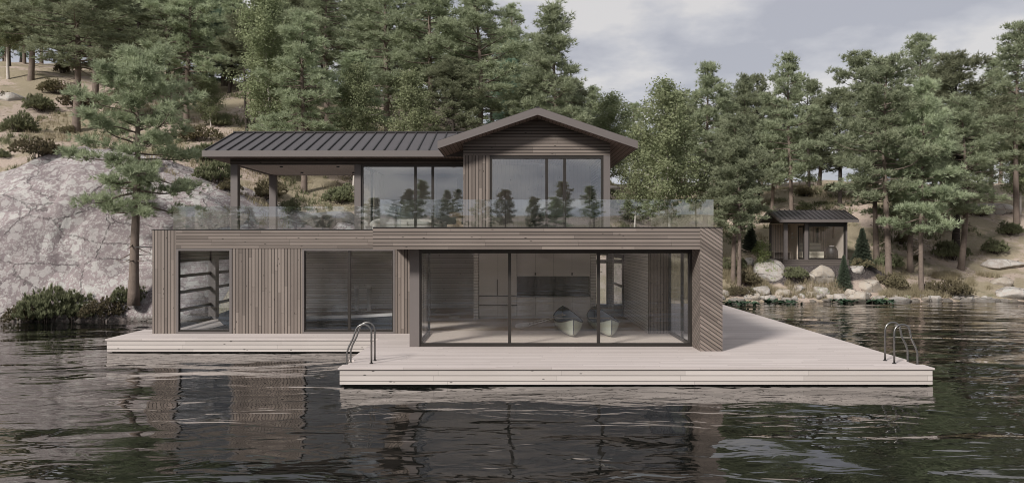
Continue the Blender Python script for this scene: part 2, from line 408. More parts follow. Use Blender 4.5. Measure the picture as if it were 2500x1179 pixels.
def rock_z(x, y):
    R = lerp([(-60,2),(-40,5),(-33,6.2),(-27.7,7.0),(-24.4,8.35),(-21.5,8.6),(-18.8,7.85),(-17,7.1),(-15.3,6.35),(-14,5.75),(-11.5,5.0),(-8.9,4.5),(-5,3.2),(-2,1.0),(0,-1)], x)
    y0 = 33.2+2.7*sstep(-14.5, -12.2, x)
    yr = 41
    if y < y0: return -1.5+(y-y0)
    if y < yr:
        s = (y-y0)/(yr-y0); z = -.4+(R+.4)*math.sin(math.pi/2*s)**.72
    else: z = R-.13*(y-yr)-.012*(y-yr)**2
    fac = mn.noise((x*.16, y*.16, 9))*1.1+.35*mn.noise((x*.5, y*.5, 4))+.08*mn.noise((x*2, y*2, 4))
    dd, pp = mn.voronoi(Vector((x*.22+.3*mn.noise((x*.3, y*.3, 2)), y*.3, z*.25)))
    fac += (pp[0].x*7.3 % 1-.5)*1.3+(pp[0].y*5.1 % 1-.5)*.9*(x*.22-pp[0].x)-.9*max(0, .12-(dd[1]-dd[0]))*4
    return z+fac*.5*min(1, max(0, (y-y0)*.6))
def gz(x, y): return max(terr(x, y), rock_z(x, y)) if x < 1 else terr(x, y)
def hit(px, py, y0=33.5, y1=150):
    y = y0
    while y < y1:
        x = (px-CX)*y/F; z = H-(py-CY)*y/F
        if gz(x, y) >= z: return x, y
        y += .1
    return (px-CX)*60/F, 60
def axis(spec):
    r = []
    for a, b, st in spec:
        n = int(round((b-a)/st)); r += [a+(b-a)*i/n for i in range(n)]
    r.append(spec[-1][1]); return r
def grid(name, xs, ys, fn, mat):
    v = [(x, y, fn(x, y)) for y in ys for x in xs]; n = len(xs)
    f = [(j*n+i, j*n+i+1, (j+1)*n+i+1, (j+1)*n+i) for j in range(len(ys)-1) for i in range(n-1)]
    me = bpy.data.meshes.new(name); me.from_pydata(v, [], f); me.polygons.foreach_set('use_smooth', [True]*len(f)); me.update()
    return link(name, me, mat)
gx = axis([(-400,-60,20),(-60,-35,2),(-35,45,.5),(45,70,2.5),(70,400,22)])
gy = axis([(-300,-70,15),(-70,-54,1),(-54,30,12),(30,62,.45),(62,90,1),(90,400,18)])
o = grid('ground', gx, gy, terr, M['ground']); tag(o, None, None, kind='structure')
o = grid('granite_outcrop', axis([(-40,0,.16)]), axis([(31.5,50,.16)]), rock_z, M['rock'])
tag(o, 'huge whaleback granite outcrop covered in white lichen rising from the water', 'rock')
m = MB(); m.poly([(-420,-320,0),(420,-320,0),(420,80,0),(-420,80,0)], [(0,1,2,3)])
tag(m.build('water', M['water']), None, None, kind='structure')

# ------------------------------------------------------------------ dock
DZ = .437
dock = thing('floating_dock', 'pale timber dock stepping round the boathouse at water level', 'dock', (0, 21, 0))
rects = [(-4.05,10.08,18.9,19.62),(-4.22,10.25,18.37,18.9),(-4.22,10.25,19.62,23.86),(-12.81,10.25,23.86,26.4),
         (-12.02,-10.6,26.4,30.2),(-3.4,10.25,26.4,30.2),(-12.02,10.25,30.2,37.5)]
m = MB()
for x0,x1,y0,y1 in rects: m.box(x0,x1,y0,y1,DZ-.045,DZ)
m.build('decking', M['deck'], dock)
m = MB(); e = .035; zb, zt = .03, DZ-.047
def fas(x0,x1,y0,y1): m.box(x0,x1,y0,y1,zb,zt)
fas(-4.22+e,10.25-e,18.37+e,18.45+e); fas(10.17-e,10.25-e,18.45+e,37.4); fas(-4.22+e,-4.14+e,18.45+e,23.86+e)
fas(-12.81+e,-4.22+e,23.86+e,23.94+e); fas(-12.81+e,-12.73+e,23.94+e,26.4-e)
m.build('fascia', M['deck_side'], dock)
B('float', M['black'], dock, (-4.1,10.1,18.5,24.2,-.4,.06),(-12.65,10.1,24.2,26.3,-.4,.06),(-11.9,-10.7,26.3,37,-.4,.06),(-3.5,10.1,26.3,37,-.4,.06))

# ------------------------------------------------------------------ boathouse
hs = thing('boathouse', 'two storey boathouse clad in weathered grey brown boards with black metal roof', 'house', (0, 25, DZ))
SPLIT = {'wall_cladding','side_post','inner_wall','porch_soffit','eave_edge','side_cladding','terrace_slab','interior_floor','room_floor','bedroom_wall','porch_beam'}
def P(name, mat, *bx, label=None, bevel=0):
    if name in SPLIT and len(bx) > 1:
        for b in bx: o = P(name, mat, b, label=label, bevel=bevel)
        return o
    o = B(name, M[mat], hs, *bx, bevel=bevel)
    if label: o['label'] = label
    return o
TZ, PZ = 3.277, 3.884
m = MB()
P('upper_fascia', 'wood_h', (-3.89,5.257,21.18,21.33,TZ,PZ), (-3.89,-3.74,21.33,25.22,TZ,PZ), label='projecting band of horizontal boards')
P('corner_fin', 'wood_diag', (5.259,5.885,21.178,22.30,DZ,PZ), label='deep corner fin with diagonal boards')
P('side_fascia', 'wood_h', (5.735,5.885,22.302,35.0,TZ,PZ))
P('terrace_slab', 'trim', (-3.74,5.733,21.33,25.4,TZ+.004,3.70), (-11.83,5.733,25.42,34.98,TZ+.004,3.70))
P('wall_cladding', 'wood_v', (-11.98,-11.19,25.24,25.40,DZ,PZ), (-9.33,-6.98,25.24,25.40,DZ,3.258), (-3.90,-2.83,25.24,25.40,DZ,3.258), label='vertical weathered boards')
P('band_cladding', 'wood_h', (-11.188,-3.892,25.236,25.40,3.26,PZ), label='horizontal boards above the lower windows')
P('flashing', 'black', (-12.0,-3.9,25.22,25.42,PZ,PZ+.02), (-3.91,5.9,21.16,21.36,PZ,PZ+.02), (5.71,5.9,21.36,35,PZ,PZ+.02), (-12.0,-11.8,25.42,35,PZ,PZ+.02), (-3.91,-3.72,21.36,25.42,PZ,PZ+.02))
# side wall on the left: posts, sectional bars
P('side_band', 'wood_h', (-11.98,-11.83,25.402,35,2.87,PZ))
P('side_post', 'trim', (-11.98,-11.7,29.9,30.25,DZ,2.868), (-11.98,-11.7,34.65,35,DZ,2.868))
gd = P('garage_door', 'frame', *[(-11.95,-11.87,25.402,29.89,z,z+.11) for z in (.45,.98,1.62,2.2,2.75)], *[(-11.95,-11.87,30.26,34.64,z,z+.11) for z in (.45,.98,1.62,2.2,2.75)], label='glazed sectional door with dark horizontal bars')
B('pane', M['glass'], gd, (-11.915,-11.905,25.41,29.89,.56,2.75), (-11.915,-11.905,30.26,34.64,.56,2.75))
P('door_rail', 'black', (-12.75,-11.99,25.6,25.66,3.29,3.33))
# rear and inner walls
P('rear_wall', 'white_boards', (-11.7,3.80,34.8,35.0,DZ,TZ), (4.42,4.75,34.8,35.0,DZ,TZ), (3.80,4.42,34.8,35.0,2.95,TZ))
P('inner_wall', 'white_boards', (4.557,4.75,25.402,34.798,DZ,TZ), (-1.52,-1.33,30.0,34.798,DZ,TZ), (3.13,3.33,30.0,34.798,DZ,TZ))
P('side_cladding', 'wood_v', (4.557,5.30,25.24,25.40,DZ,TZ), (4.752,4.80,25.402,35,DZ,TZ))
P('interior_floor', 'floor', (-2.72,5.2,22.28,25.3,DZ+.001,DZ+.008), (-3.4,4.55,25.3,34.79,DZ+.001,DZ+.008))
P('ceiling', 'wallw', (-11.8,5.2,25.42,34.78,TZ-.01,TZ+.002), (-2.68,5.2,22.3,25.41,TZ-.01,TZ+.002))
P('corner_post', 'trim', (-2.985,-2.70,22.08,22.34,DZ,TZ-.002), label='flat grey brown corner post')
# windows
def window(name, x0, x1, z0, z1, y, mull, fw=.075, dp=.1, glassm='glass', hdr=None, sill=None, pf=.05, label=None, frame='frame', trimw=0):
    w = MB(); hdr = hdr or fw; sill = sill or fw
    w.box(x0,x1,y,y+dp,z1-hdr,z1); w.box(x0,x1,y,y+dp,z0,z0+sill)
    w.box(x0,x0+fw,y,y+dp,z0+sill,z1-hdr); w.box(x1-fw,x1,y,y+dp,z0+sill,z1-hdr)
    wo_ = w.build(name, M[frame], hs)
    if label: wo_['label'] = label
    edges = [x0+fw]+list(mull)+[x1-fw]
    for mx_ in mull: B('mullion', M[frame], wo_, (mx_-.045,mx_+.045,y+.01,y+dp-.01,z0+sill,z1-hdr))
    for a, b in zip(edges, edges[1:]):
        B('pane', M[glassm], wo_, (a+(.045 if a != edges[0] else 0), b-(.045 if b != edges[-1] else 0), y+dp*.5, y+dp*.5+.012, z0+sill, z1-hdr))
    return wo_
window('window', -11.186, -9.334, DZ+.002, 3.258, 25.26, [], fw=.09, sill=.12, hdr=.07, frame='frame', label='tall lower window at the left end')
B('window_trim', M['trim'], hs, (-11.19,-9.33,25.225,25.262,3.19,3.255), (-11.19,-11.11,25.225,25.262,DZ,3.19), (-9.41,-9.33,25.225,25.262,DZ,3.19), (-11.11,-9.41,25.225,25.262,DZ,DZ+.06))
window('window', -6.978, -3.902, DZ+.002, 3.256, 25.26, [-5.43], fw=.09, sill=.12, hdr=.07, label='double lower window in front of the motorboat')
B('window_trim', M['trim'], hs, (-6.98,-3.90,25.225,25.262,3.19,3.255), (-6.98,-6.92,25.225,25.262,DZ,3.19), (-3.96,-3.90,25.225,25.262,DZ,3.19), (-6.92,-3.96,25.225,25.262,DZ,DZ+.06))
window('glazed_front', -2.698, 5.257, DZ+.002, TZ-.003, 22.12, [-.07,2.53], fw=.055, sill=.09, hdr=.12, dp=.13, label='wide three bay glazed front of the canoe room')
g2 = P('side_window', 'frame', (-2.80,-2.72,22.345,25.22,DZ,DZ+.1), (-2.80,-2.72,22.345,25.22,3.15,TZ-.012), (-2.80,-2.72,22.345,22.42,DZ+.1,3.15), (-2.80,-2.72,25.14,25.22,DZ+.1,3.15))
B('pane', M['glass'], g2, (-2.766,-2.754,22.42,25.14,DZ+.1,3.15))
g2 = P('side_window', 'frame', (5.20,5.28,22.31,25.22,DZ,DZ+.1), (5.20,5.28,22.31,25.22,3.15,TZ-.012), (5.20,5.28,22.31,22.42,DZ+.1,3.15), (5.20,5.28,25.14,25.22,DZ+.1,3.15), (5.20,5.28,23.3,23.38,DZ+.1,3.15))
B('pane', M['glass'], g2, (5.234,5.246,22.42,23.3,DZ+.1,3.15), (5.234,5.246,23.38,25.14,DZ+.1,3.15))
bd = P('back_door', 'frame', (3.80,3.88,34.82,34.92,DZ,2.948), (4.34,4.42,34.82,34.92,DZ,2.948), (3.88,4.34,34.82,34.92,DZ,.62), (3.88,4.34,34.82,34.92,2.5,2.66), (3.88,4.34,34.82,34.92,2.87,2.948))
B('pane', M['glass'], bd, (3.88,4.34,34.86,34.87,.62,2.5))
sdr = P('side_door', 'frame', (4.52,4.556,30.9,33.7,DZ,2.95), label='dark glazed door in the white side wall')
B('pane', M['glass'], sdr, (4.50,4.519,31.1,33.5,.75,1.6), (4.50,4.519,31.1,33.5,1.72,2.8))

# ---- upper storey
FZ, CZ = 3.70, 6.165; WX0_ = -1.544
P('porch_post', 'trim', (-9.77,-9.53,26.3,26.56,FZ,CZ))
P('porch_post', 'trim', (-9.76,-9.50,30.45,30.70,FZ,CZ))
P('porch_post', 'trim', (-5.47,-5.25,26.3,26.56,FZ,CZ))
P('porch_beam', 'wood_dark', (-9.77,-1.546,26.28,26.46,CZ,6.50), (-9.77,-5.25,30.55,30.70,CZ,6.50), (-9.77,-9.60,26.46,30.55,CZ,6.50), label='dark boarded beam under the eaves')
cl = P('porch_ceiling', 'ceiling', (-9.60,-5.26,26.46,30.55,CZ+.01,CZ+.06))
for px_, py_ in ((-8.22,27.0),(-8.12,29.3),(-6.2,27.0),(-6.13,29.3)):
    l = MB(); l.lathe((px_,py_,CZ-.03), [(.055,0),(.055,.035)], 14); l.build('downlight', M['black'], cl)
P('room_ceiling', 'wallw', (-5.24,-1.56,26.47,30.55,CZ+.01,CZ+.06))
P('room_floor', 'floor', (-5.24,-1.56,26.47,30.39,FZ+.001,FZ+.006), (WX0_+.15,2.96,24.2,28.39,FZ+.001,FZ+.006))
P('room_wall', 'wallw', (-5.24,-1.70,30.4,30.58,FZ,CZ+.008), label='white rear wall of the upper living room')
# left room front glazing, sliding panels
window('window', -5.246, -1.56, FZ, CZ-.002, 26.34, [-3.36,-2.76], fw=.07, hdr=.07, glassm='glass_up', label='sliding windows of the upper living room')
g2 = P('side_window', 'frame', (-5.245,-5.165,26.58,30.4,FZ,FZ+.08), (-5.245,-5.165,26.58,30.4,CZ-.08,CZ), (-5.245,-5.165,28.1,28.2,FZ+.08,CZ-.08), (-5.245,-5.165,30.3,30.4,FZ+.08,CZ-.08))
B('pane', M['glass'], g2, (-5.21,-5.198,26.58,28.1,FZ+.08,CZ-.08), (-5.21,-5.198,28.2,30.3,FZ+.08,CZ-.08))
m = MB()
for k in range(40):
    yy = 28.3+k*.05; m.box(-5.12-.03*math.sin(k*1.7), -5.09-.03*math.sin(k*1.7), yy, yy+.05, FZ, CZ-.06)
m.build('curtain', M['linen'], hs)
# roofs
PT = .337; RX = .79; HW = 3.06; RZ = 7.612; EZ = RZ-PT*HW   # eave top
YG0, YG1 = 23.3, 31.4
def slopeprism(name, mat, prof, a, b, ax): 
    q = MB(); q.prism(prof, a, b, ax); return q.build(name, M[mat], hs)
rf = MB()
# gable roof (ridge along y): outline polygon in xz
th = .2
prof = [(RX-HW,EZ-th),(RX,RZ-th),(RX+HW,EZ-th),(RX+HW,EZ),(RX,RZ),(RX-HW,EZ)]
rf.prism([prof[0],prof[1],prof[4],prof[5]], YG0+.06, YG1, 'y'); rf.prism([prof[1],prof[2],prof[3],prof[4]], YG0+.06, YG1, 'y')
# porch roof (ridge along x)
YR = 28.48; YE = 25.57; pr = (RZ-EZ)/(YR-YE); YB = 2*YR-YE
for pf in ([(YE+.03,EZ-.03),(YR,RZ-.03),(YR,RZ-.03-.14),(YE+.03,EZ-.17)], [(YR,RZ-.03),(YB,EZ-.03),(YB,EZ-.17),(YR,RZ-.17)]):
    rf.prism(pf[::-1], -10.43, RX-HW+.35, 'x')
roof = rf.build('roof', M['roof'], hs)
q = MB()
for k in range(23):
    x = -10.40+k*.379
    if x > RX-HW+.3: break
    for sgn in (0, 1):
        ya, yb = (YE+.02, YR) if not sgn else (YB, YR)
        q.poly([(x-.02,ya,EZ-.03),(x+.02,ya,EZ-.03),(x+.02,yb,RZ-.03),(x-.02,yb,RZ-.03),(x-.02,ya,EZ+.012),(x+.02,ya,EZ+.012),(x+.02,yb,RZ+.012),(x-.02,yb,RZ+.012)],
            [(0,1,2,3),(7,6,5,4),(0,4,5,1),(1,5,6,2),(2,6,7,3),(3,7,4,0)])
for k in range(21):
    y = YG0+.12+k*.4
    if y > YG1: break
    for sg in (-1, 1):
        xa = RX+sg*HW
        q.poly([(xa,y-.02,EZ),(xa,y+.02,EZ),(RX,y+.02,RZ),(RX,y-.02,RZ),(xa,y-.02,EZ+.04),(xa,y+.02,EZ+.04),(RX,y+.02,RZ+.04),(RX,y-.02,RZ+.04)],
            [(0,1,2,3),(7,6,5,4),(0,4,5,1),(1,5,6,2),(2,6,7,3),(3,7,4,0)])
q.box(-10.46,RX-HW+.6,YR-.05,YR+.05,RZ-.03,RZ+.02); q.box(RX-.05,RX+.05,YG0,YG1,RZ-.01,RZ+.03)
q.build('standing_seam', M['seam'], roof)
P('eave_fascia', 'trim', (-10.46,RX-HW+.7,YE-.02,YE+.03,EZ-.225,EZ-.02), label='plain grey brown eave board')
P('rear_fascia', 'trim', (-10.46,RX-HW,YB-.03,YB+.02,EZ-.225,EZ-.02))
q = MB()
for pf in ([(YE+.03,EZ-.02),(YR,RZ-.02),(YR,RZ-.24),(YE+.03,EZ-.225)], [(YR,RZ-.02),(YB-.03,EZ-.02),(YB-.03,EZ-.225),(YR,RZ-.24)]):
    q.prism(pf[::-1], -10.46, -10.431, 'x')
q.build('verge_board', M['trim'], hs)
q = MB()
q.prism([(YE+.03,EZ-.2),(YR,EZ-.2),(YB-.03,EZ-.2),(YB-.03,EZ-.215),(YE+.03,EZ-.215)][::-1], -10.43, -9.772, 'x')
q.build('porch_soffit', M['soffit'], hs)
P('porch_soffit', 'soffit', (-9.77,-1.56,YE+.03,26.279,EZ-.215,EZ-.2), (-9.77,-5.2,30.702,YB-.03,EZ-.215,EZ-.2))
q = MB(); o_ = .005
q.prism([(RX-HW-.02,EZ-th-.03),(RX,RZ-th-.022),(RX,RZ+.012),(RX-HW-.02,EZ+.006)], YG0, YG0+.058, 'y')
q.prism([(RX,RZ-th-.022),(RX+HW+.02,EZ-th-.03),(RX+HW+.02,EZ+.006),(RX,RZ+.012)], YG0, YG0+.058, 'y')
q.build('barge_board', M['trim'], hs)
q = MB()
q.prism([(RX-HW+.01,EZ-th-.014),(RX,RZ-th-.014),(RX,RZ-th-.002),(RX-HW+.01,EZ-th-.002)], YG0+.06, YG1, 'y')
q.prism([(RX,RZ-th-.014),(RX+HW-.01,EZ-th-.014),(RX+HW-.01,EZ-th-.002),(RX,RZ-th-.002)], YG0+.06, YG1, 'y')
q.build('soffit', M['soffit'], hs)
P('eave_edge', 'trim', (RX-HW-.02,RX-HW,YG0+.06,YG1,EZ-th-.02,EZ+.004), (RX+HW,RX+HW+.02,YG0+.06,YG1,EZ-th-.02,EZ+.004))
# gable walls
WX0, WX1 = -1.544, 3.11
def uz(x): return RZ-th-.016-PT*abs(x-RX)
q = MB(); q.prism([(WX0,6.222),(WX1,6.222),(WX1,uz(WX1)),(RX,uz(RX)),(WX0,uz(WX0))], 24.0, 24.15, 'y')
q.build('gable_wall', M['wood_h'], hs)['label'] = 'gable of horizontal weathered boards'
P('gable_cladding', 'wood_v', (WX0,-.70,24.0,24.15,FZ,6.22), label='strip of vertical boards beside the bedroom window')
P('gable_post', 'trim', (2.90,WX1,24.0,24.15,FZ,6.22))
q = MB()
q.box(WX0,WX0+.14,24.152,30.7,FZ,uz(WX0)); q.build('gable_side_wall', M['wood_h'], hs); q = MB(); q.box(WX1-.14,WX1,26.5,30.7,FZ,uz(WX1)-.01); q.box(WX1-.14,WX1,24.152,26.5,6.1,uz(WX1)-.01)
q.build('gable_side_wall', M['wood_h'], hs)
q = MB(); q.prism([(WX0+.141,FZ),(WX1-.141,FZ),(WX1-.141,uz(WX1)),(RX,uz(RX)),(WX0+.141,uz(WX0))], 30.55, 30.7, 'y'); q.build('gable_rear_wall', M['wood_h'], hs)
P('bedroom_wall', 'bed_wall', (WX0+.142,WX1-.142,28.4,28.5,FZ,6.35), (WX0+.142,WX0+.16,24.2,28.39,FZ,6.35), label='washed wood panelling behind the bed')
P('bedroom_ceiling', 'ceiling', (WX0+.142,WX1-.142,24.2,28.5,6.352,6.40))
window('window', -.698, 2.898, FZ, 6.218, 24.02, [1.10,1.67], fw=.07, hdr=.1, glassm='glass_up', label='wide bedroom window under the gable')
g2 = P('side_window', 'frame', (WX1-.12,WX1-.03,24.16,24.24,FZ,6.099), (WX1-.12,WX1-.03,26.42,26.499,FZ,6.099), (WX1-.12,WX1-.03,24.24,26.42,6.02,6.099))
B('pane', M['glass'], g2, (WX1-.08,WX1-.068,24.24,26.42,FZ,6.02))
l = MB(); l.lathe((2.2,26.0,6.32), [(.06,0),(.06,.03)], 14); l.build('downlight', M['black'], hs)
# glass railing
def rail(boxes):
    for b in boxes: B('railing_pane', M['rail'], hs, b)
rz = 4.672
xs = [-3.70,-1.38,.96,3.3,5.65]
rail([(a+.006,b-.006,21.25,21.265,PZ-.12,rz) for a, b in zip(xs, xs[1:])])
ys = [21.27,23.6,26,28.4,30.8]
rail([(5.65,5.665,a+.006,b-.006,PZ-.12,rz) for a, b in zip(ys, ys[1:])])
rail([(-3.715,-3.70,21.27,23.2,PZ-.12,rz), (-3.715,-3.70,23.21,25.28,PZ-.12,rz)])
xs = [-11.3,-9.4,-7.5,-5.6,-3.72]
rail([(a+.006,b-.006,25.29,25.305,PZ-.12,rz) for a, b in zip(xs, xs[1:])])
rail([(-11.315,-11.30,a+.006,b-.006,PZ-.12,rz) for a, b in zip([25.3,27.7,30.1], [27.7,30.1,32.5])])

# ------------------------------------------------------------------ kitchen in the canoe room
kt = thing('kitchen_cabinets', 'wall of plain grey cabinets with a dark splashback behind the canoes', 'kitchen', (1, 30.4, DZ))
def K(n, mt, *b, **k): return B(n, M[mt], kt, *b, **k)
K('plinth', 'cab', (-1.31,3.12,30.14,30.7,DZ+.01,.53))
z0, z1 = .535, 1.30
for a, b in zip([.20,.93,1.66,2.39], [.93,1.66,2.39,3.12]): K('base_door', 'cab', (a+.004,b-.004,30.06,30.09,z0,z1))
K('carcass', 'cabgap', (.2,3.12,30.092,30.7,z0,z1), (-1.31,.2,30.092,30.7,z0,3.2), (.2,3.12,30.20,30.7,2.12,3.2))
K('counter', 'black', (.2,3.12,30.03,30.72,1.302,1.36))
K('splashback', 'black', (.2,3.12,30.66,30.70,1.362,2.118))
for a, b in zip([.20,.93,1.66,2.39], [.93,1.66,2.39,3.12]): K('wall_door', 'cab', (a+.004,b-.004,30.17,30.198,2.12,3.2))
for a, b in ((-1.31,-.56),(-.56,.19)):
    K('tall_door', 'cab', (a+.004,b-.004,30.06,30.09,1.36,3.2))
    K('drawer', 'cab', (a+.004,b-.004,30.06,30.09,.99,1.325)); K('drawer', 'cab', (a+.004,b-.004,30.06,30.09,.54,.955))
K('handle', 'black', (-.60,-.57,30.02,30.058,1.36,2.0), (-1.3,-.6,30.03,30.058,1.326,1.355), (-1.3,.18,30.03,30.058,.957,.985))
for x in (.93,2.39): K('handle', 'black', (x-.03,x+.03,30.13,30.168,2.16,2.26))

# ------------------------------------------------------------------ lofted boats
def loft(st, nseg, closed=False, inner=0.):
    """st = list of (pos, half beam, z sheer, z keel, rake) along y; returns verts, faces of an open shell"""
    v = []; f = []; n = 2*nseg+1
    for (p, hb, zs, zk, ex) in st:
        for i in range(n):
            u = (i-nseg)/nseg; au = abs(u)
            hbi = max(hb-inner, .004)
            xx = hbi*math.copysign((1-(1-au)**ex) if au < 1 else 1, u)
            zz = zk+inner+(zs-zk-inner)*(au**2.6)
            v.append((xx, p, zz))
    for j in range(len(st)-1):
        for i in range(n-1): f.append((j*n+i, j*n+i+1, (j+1)*n+i+1, (j+1)*n+i))
    return v, f, n
def canoe(cx, y0, L, label):
    t = thing('canoe', label, 'canoe', (cx, y0+L/2, DZ), 'canoes on the boathouse floor')
    st = []
    for k in range(25):
        u = k/24; s = 2*u-1; a = abs(s)
        hb = .455*max(0, 1-a**2.9)**.8
        zs = .36+.24*a**3.2; zk = .02+.10*max(0, (a-.85)/.15)**1.5
        st.append((y0+L*u+(0 if a < .999 else 0), hb+.006, DZ+zs, DZ+zk, 1.9-.5*a))
    def shift(v): return [(x+cx, y, z) for x, y, z in v]
    for nm, inner, mt in (('hull', 0, 'hull'), ('lining', .016, 'lining')):
        v, f, n = loft(st, 8, inner=inner)
        me = bpy.data.meshes.new(nm); me.from_pydata(shift(v), [], f); me.polygons.foreach_set('use_smooth', [True]*len(f)); me.update()
        link(nm, me, M[mt], t)
    v, f, n = loft(st, 8); v = shift(v)
    g = MB()
    for side in (0, n-1): g.tube([v[j*n+side] for j in range(len(st))], .019, 6)
    g.build('gunwale', M['gunwale'], t, True)
    for end in (0, len(st)-1):   # stem and small deck plate
        s = MB(); s.tube([v[end*n+i] for i in range(8, 17)], .016, 6); s.build('stem', M['gunwale'], t, True)
    dk = MB()
    for j in ((0,1,2), (24,23,22)):
        a = v[j[0]*n]; b1, b2 = v[j[2]*n], v[j[2]*n+n-1]
        dk.poly([a, b1, b2, (a[0],a[1],a[2]-.02), (b1[0],b1[1],b1[2]-.02), (b2[0],b2[1],b2[2]-.02)], [(0,1,2),(5,4,3),(0,3,4,1),(1,4,5,2),(2,5,3,0)])
    dk.build('deck_plate', M['gunwale'], t)
    for u in (.22, .74):
        k = int(u*24); p, hb, zs = st[k][0], st[k][1], st[k][2]
        B('seat', M['white'], t, (cx-hb+.02,cx+hb-.02,p-.13,p+.13,zs-.10,zs-.08), bevel=.006)
    for u in (.38, .52):
        k = int(u*24); p, hb, zs = st[k][0], st[k][1], st[k][2]
        B('thwart', M['gunwale'], t, (cx-hb+.01,cx+hb-.01,p-.03,p+.03,zs-.03,zs-.008), bevel=.005)
    return t
canoe(1.94, 24.0, 4.9, 'grey green canoe in the centre bay with a paddle leaning on it')
canoe(3.15, 24.0, 4.9, 'grey green canoe behind the right hand mullion')
def paddle(p0, p1, label, flat):
    t = thing('paddle', label, 'paddle', p0, 'paddles leaning on the canoe')
    a, b = Vector(p0), Vector(p1); d = (b-a).normalized(); sdv = d.cross(Vector((0,0,1))).normalized(); up = sdv.cross(d)
    if flat: sdv, up = up, sdv
    s = MB(); s.tube([a+d*.42, b], [.016,.015], 8); s.build('shaft', M['paddle'], t, True)
    g = MB(); g.tube([b-sdv*.05, b+sdv*.05], .02, 8); g.build('grip', M['paddle'], t, True)
    bl = MB(); pr_ = [(0,.05),(.04,.085),(.2,.095),(.4,.06),(.52,.02)]
    top = [a+d*x+sdv*w+up*.008 for x, w in pr_]+[a+d*x-sdv*w+up*.008 for x, w in pr_[::-1]]
    bot = [q-up*.016 for q in top]; n = len(top)
    bl.poly(top+bot, [tuple(range(n)), tuple(range(2*n-1, n-1, -1))]+[((i+1)%n, i, n+i, n+(i+1)%n) for i in range(n)])
    bl.build('blade', M['paddle'], t)
paddle((.24,26.5,.47), (1.86,26.55,.93), 'pale wooden paddle with its broad blade on the floor', False)
paddle((.12,27.0,.46), (1.80,26.9,.93), 'second pale paddle lying behind, turned edge on', True)

# motorboat in the slip
mb = thing('motorboat', 'long low motorboat with dark hull and white gunwale moored inside', 'boat', (-7, 28.2, 0))
def boatloft(hw, zt, zk, x0, x1, inner=0):
    st = []
    for k in range(21):
        u = k/20; hb = hw*(1-max(0, (u-.35)/.65)**2.4)+.01
        st.append((u, hb, zt+.10*u*u, zk+.25*max(0, (u-.6)/.4)**2, 2.0))
    v, f, n = loft(st, 6, inner=inner)
    return [(x0+(x1-x0)*p, 28.2+x, z) for x, p, z in v], f, n, st
v, f, n, st = boatloft(1.05, .78, -.25, -9.9, -3.5)
me = bpy.data.meshes.new('hull'); me.from_pydata(v, [], f+[tuple(range(n))]); me.polygons.foreach_set('use_smooth', [True]*len(me.polygons)); link('hull', me, M['boat'], mb)
g = MB()
for side in (0, n-1):
    pts = [Vector(v[j*n+side])+Vector((0,0,-.02)) for j in range(21)]
    for i in range(20):
        a, b = pts[i], pts[i+1]; o1 = .03*(1 if side else -1)
        g.poly([a+Vector((0,o1,-.05)),b+Vector((0,o1,-.05)),b+Vector((0,o1,.05)),a+Vector((0,o1,.05)),a+Vector((0,-o1*3,-.05)),b+Vector((0,-o1*3,-.05)),b+Vector((0,-o1*3,.05)),a+Vector((0,-o1*3,.05))],
            [(0,1,2,3),(7,6,5,4),(3,2,6,7),(1,0,4,5)])
g.build('gunwale', M['white'], mb)
d = MB(); left = [v[j*n] for j in range(21)]; right = [v[j*n+n-1] for j in range(21)]
top = [(p[0],p[1],p[2]-.005) for p in left]+[(p[0],p[1],p[2]-.005) for p in right[::-1]]
d.poly(top, [tuple(range(len(top)))[::-1]]); d.poly([(p[0],p[1],p[2]-.05) for p in top], [tuple(range(len(top)))])
d.build('cover', M['concrete'], mb)
c = MB(); c.prism([(-6.6,.76),(-5.5,.8),(-6.0,1.12),(-6.55,1.17)], 27.6, 28.8, 'y'); c.build('windscreen', M['glass'], mb)
en = MB(); en.prism([(-10.35,.40),(-9.95,.38),(-9.85,.60),(-9.9,.86),(-10.05,.97),(-10.4,.98),(-10.75,.86),(-10.8,.62),(-10.6,.45)], 27.85, 28.3, 'y')
en.box(-10.4,-10.15,28.0,28.16,-.5,.45); eng = en.build('outboard_motor', M['boat'], mb, bevel=.0)
for x in (-6.21,-5.71):
    t = thing('lift_post', 'pale round lift post '+('left of' if x < -6 else 'just right of')+' the window mullion behind the motorboat', 'post', (x, 29.9, DZ), 'boat lift posts')
    q = MB(); q.lathe((x, 30.3, DZ), [(.16,0),(.16,.02),(.085,.02),(.085,1.15),(.095,1.15),(.095,1.3),(.08,1.32)], 18); q.build('column', M['wallw'], t, True)
rp = MB(); rp.tube([(-2.3+.2*math.cos(a)*(1+.04*a/6), 30.2+.3*math.sin(a), DZ+.02+.004*a) for a in [i*.35 for i in range(54)]], .012, 5)
tag(rp.build('rope_coil', M['linen'], smooth=True), 'coil of pale rope lying on the floor by the side window', 'rope')

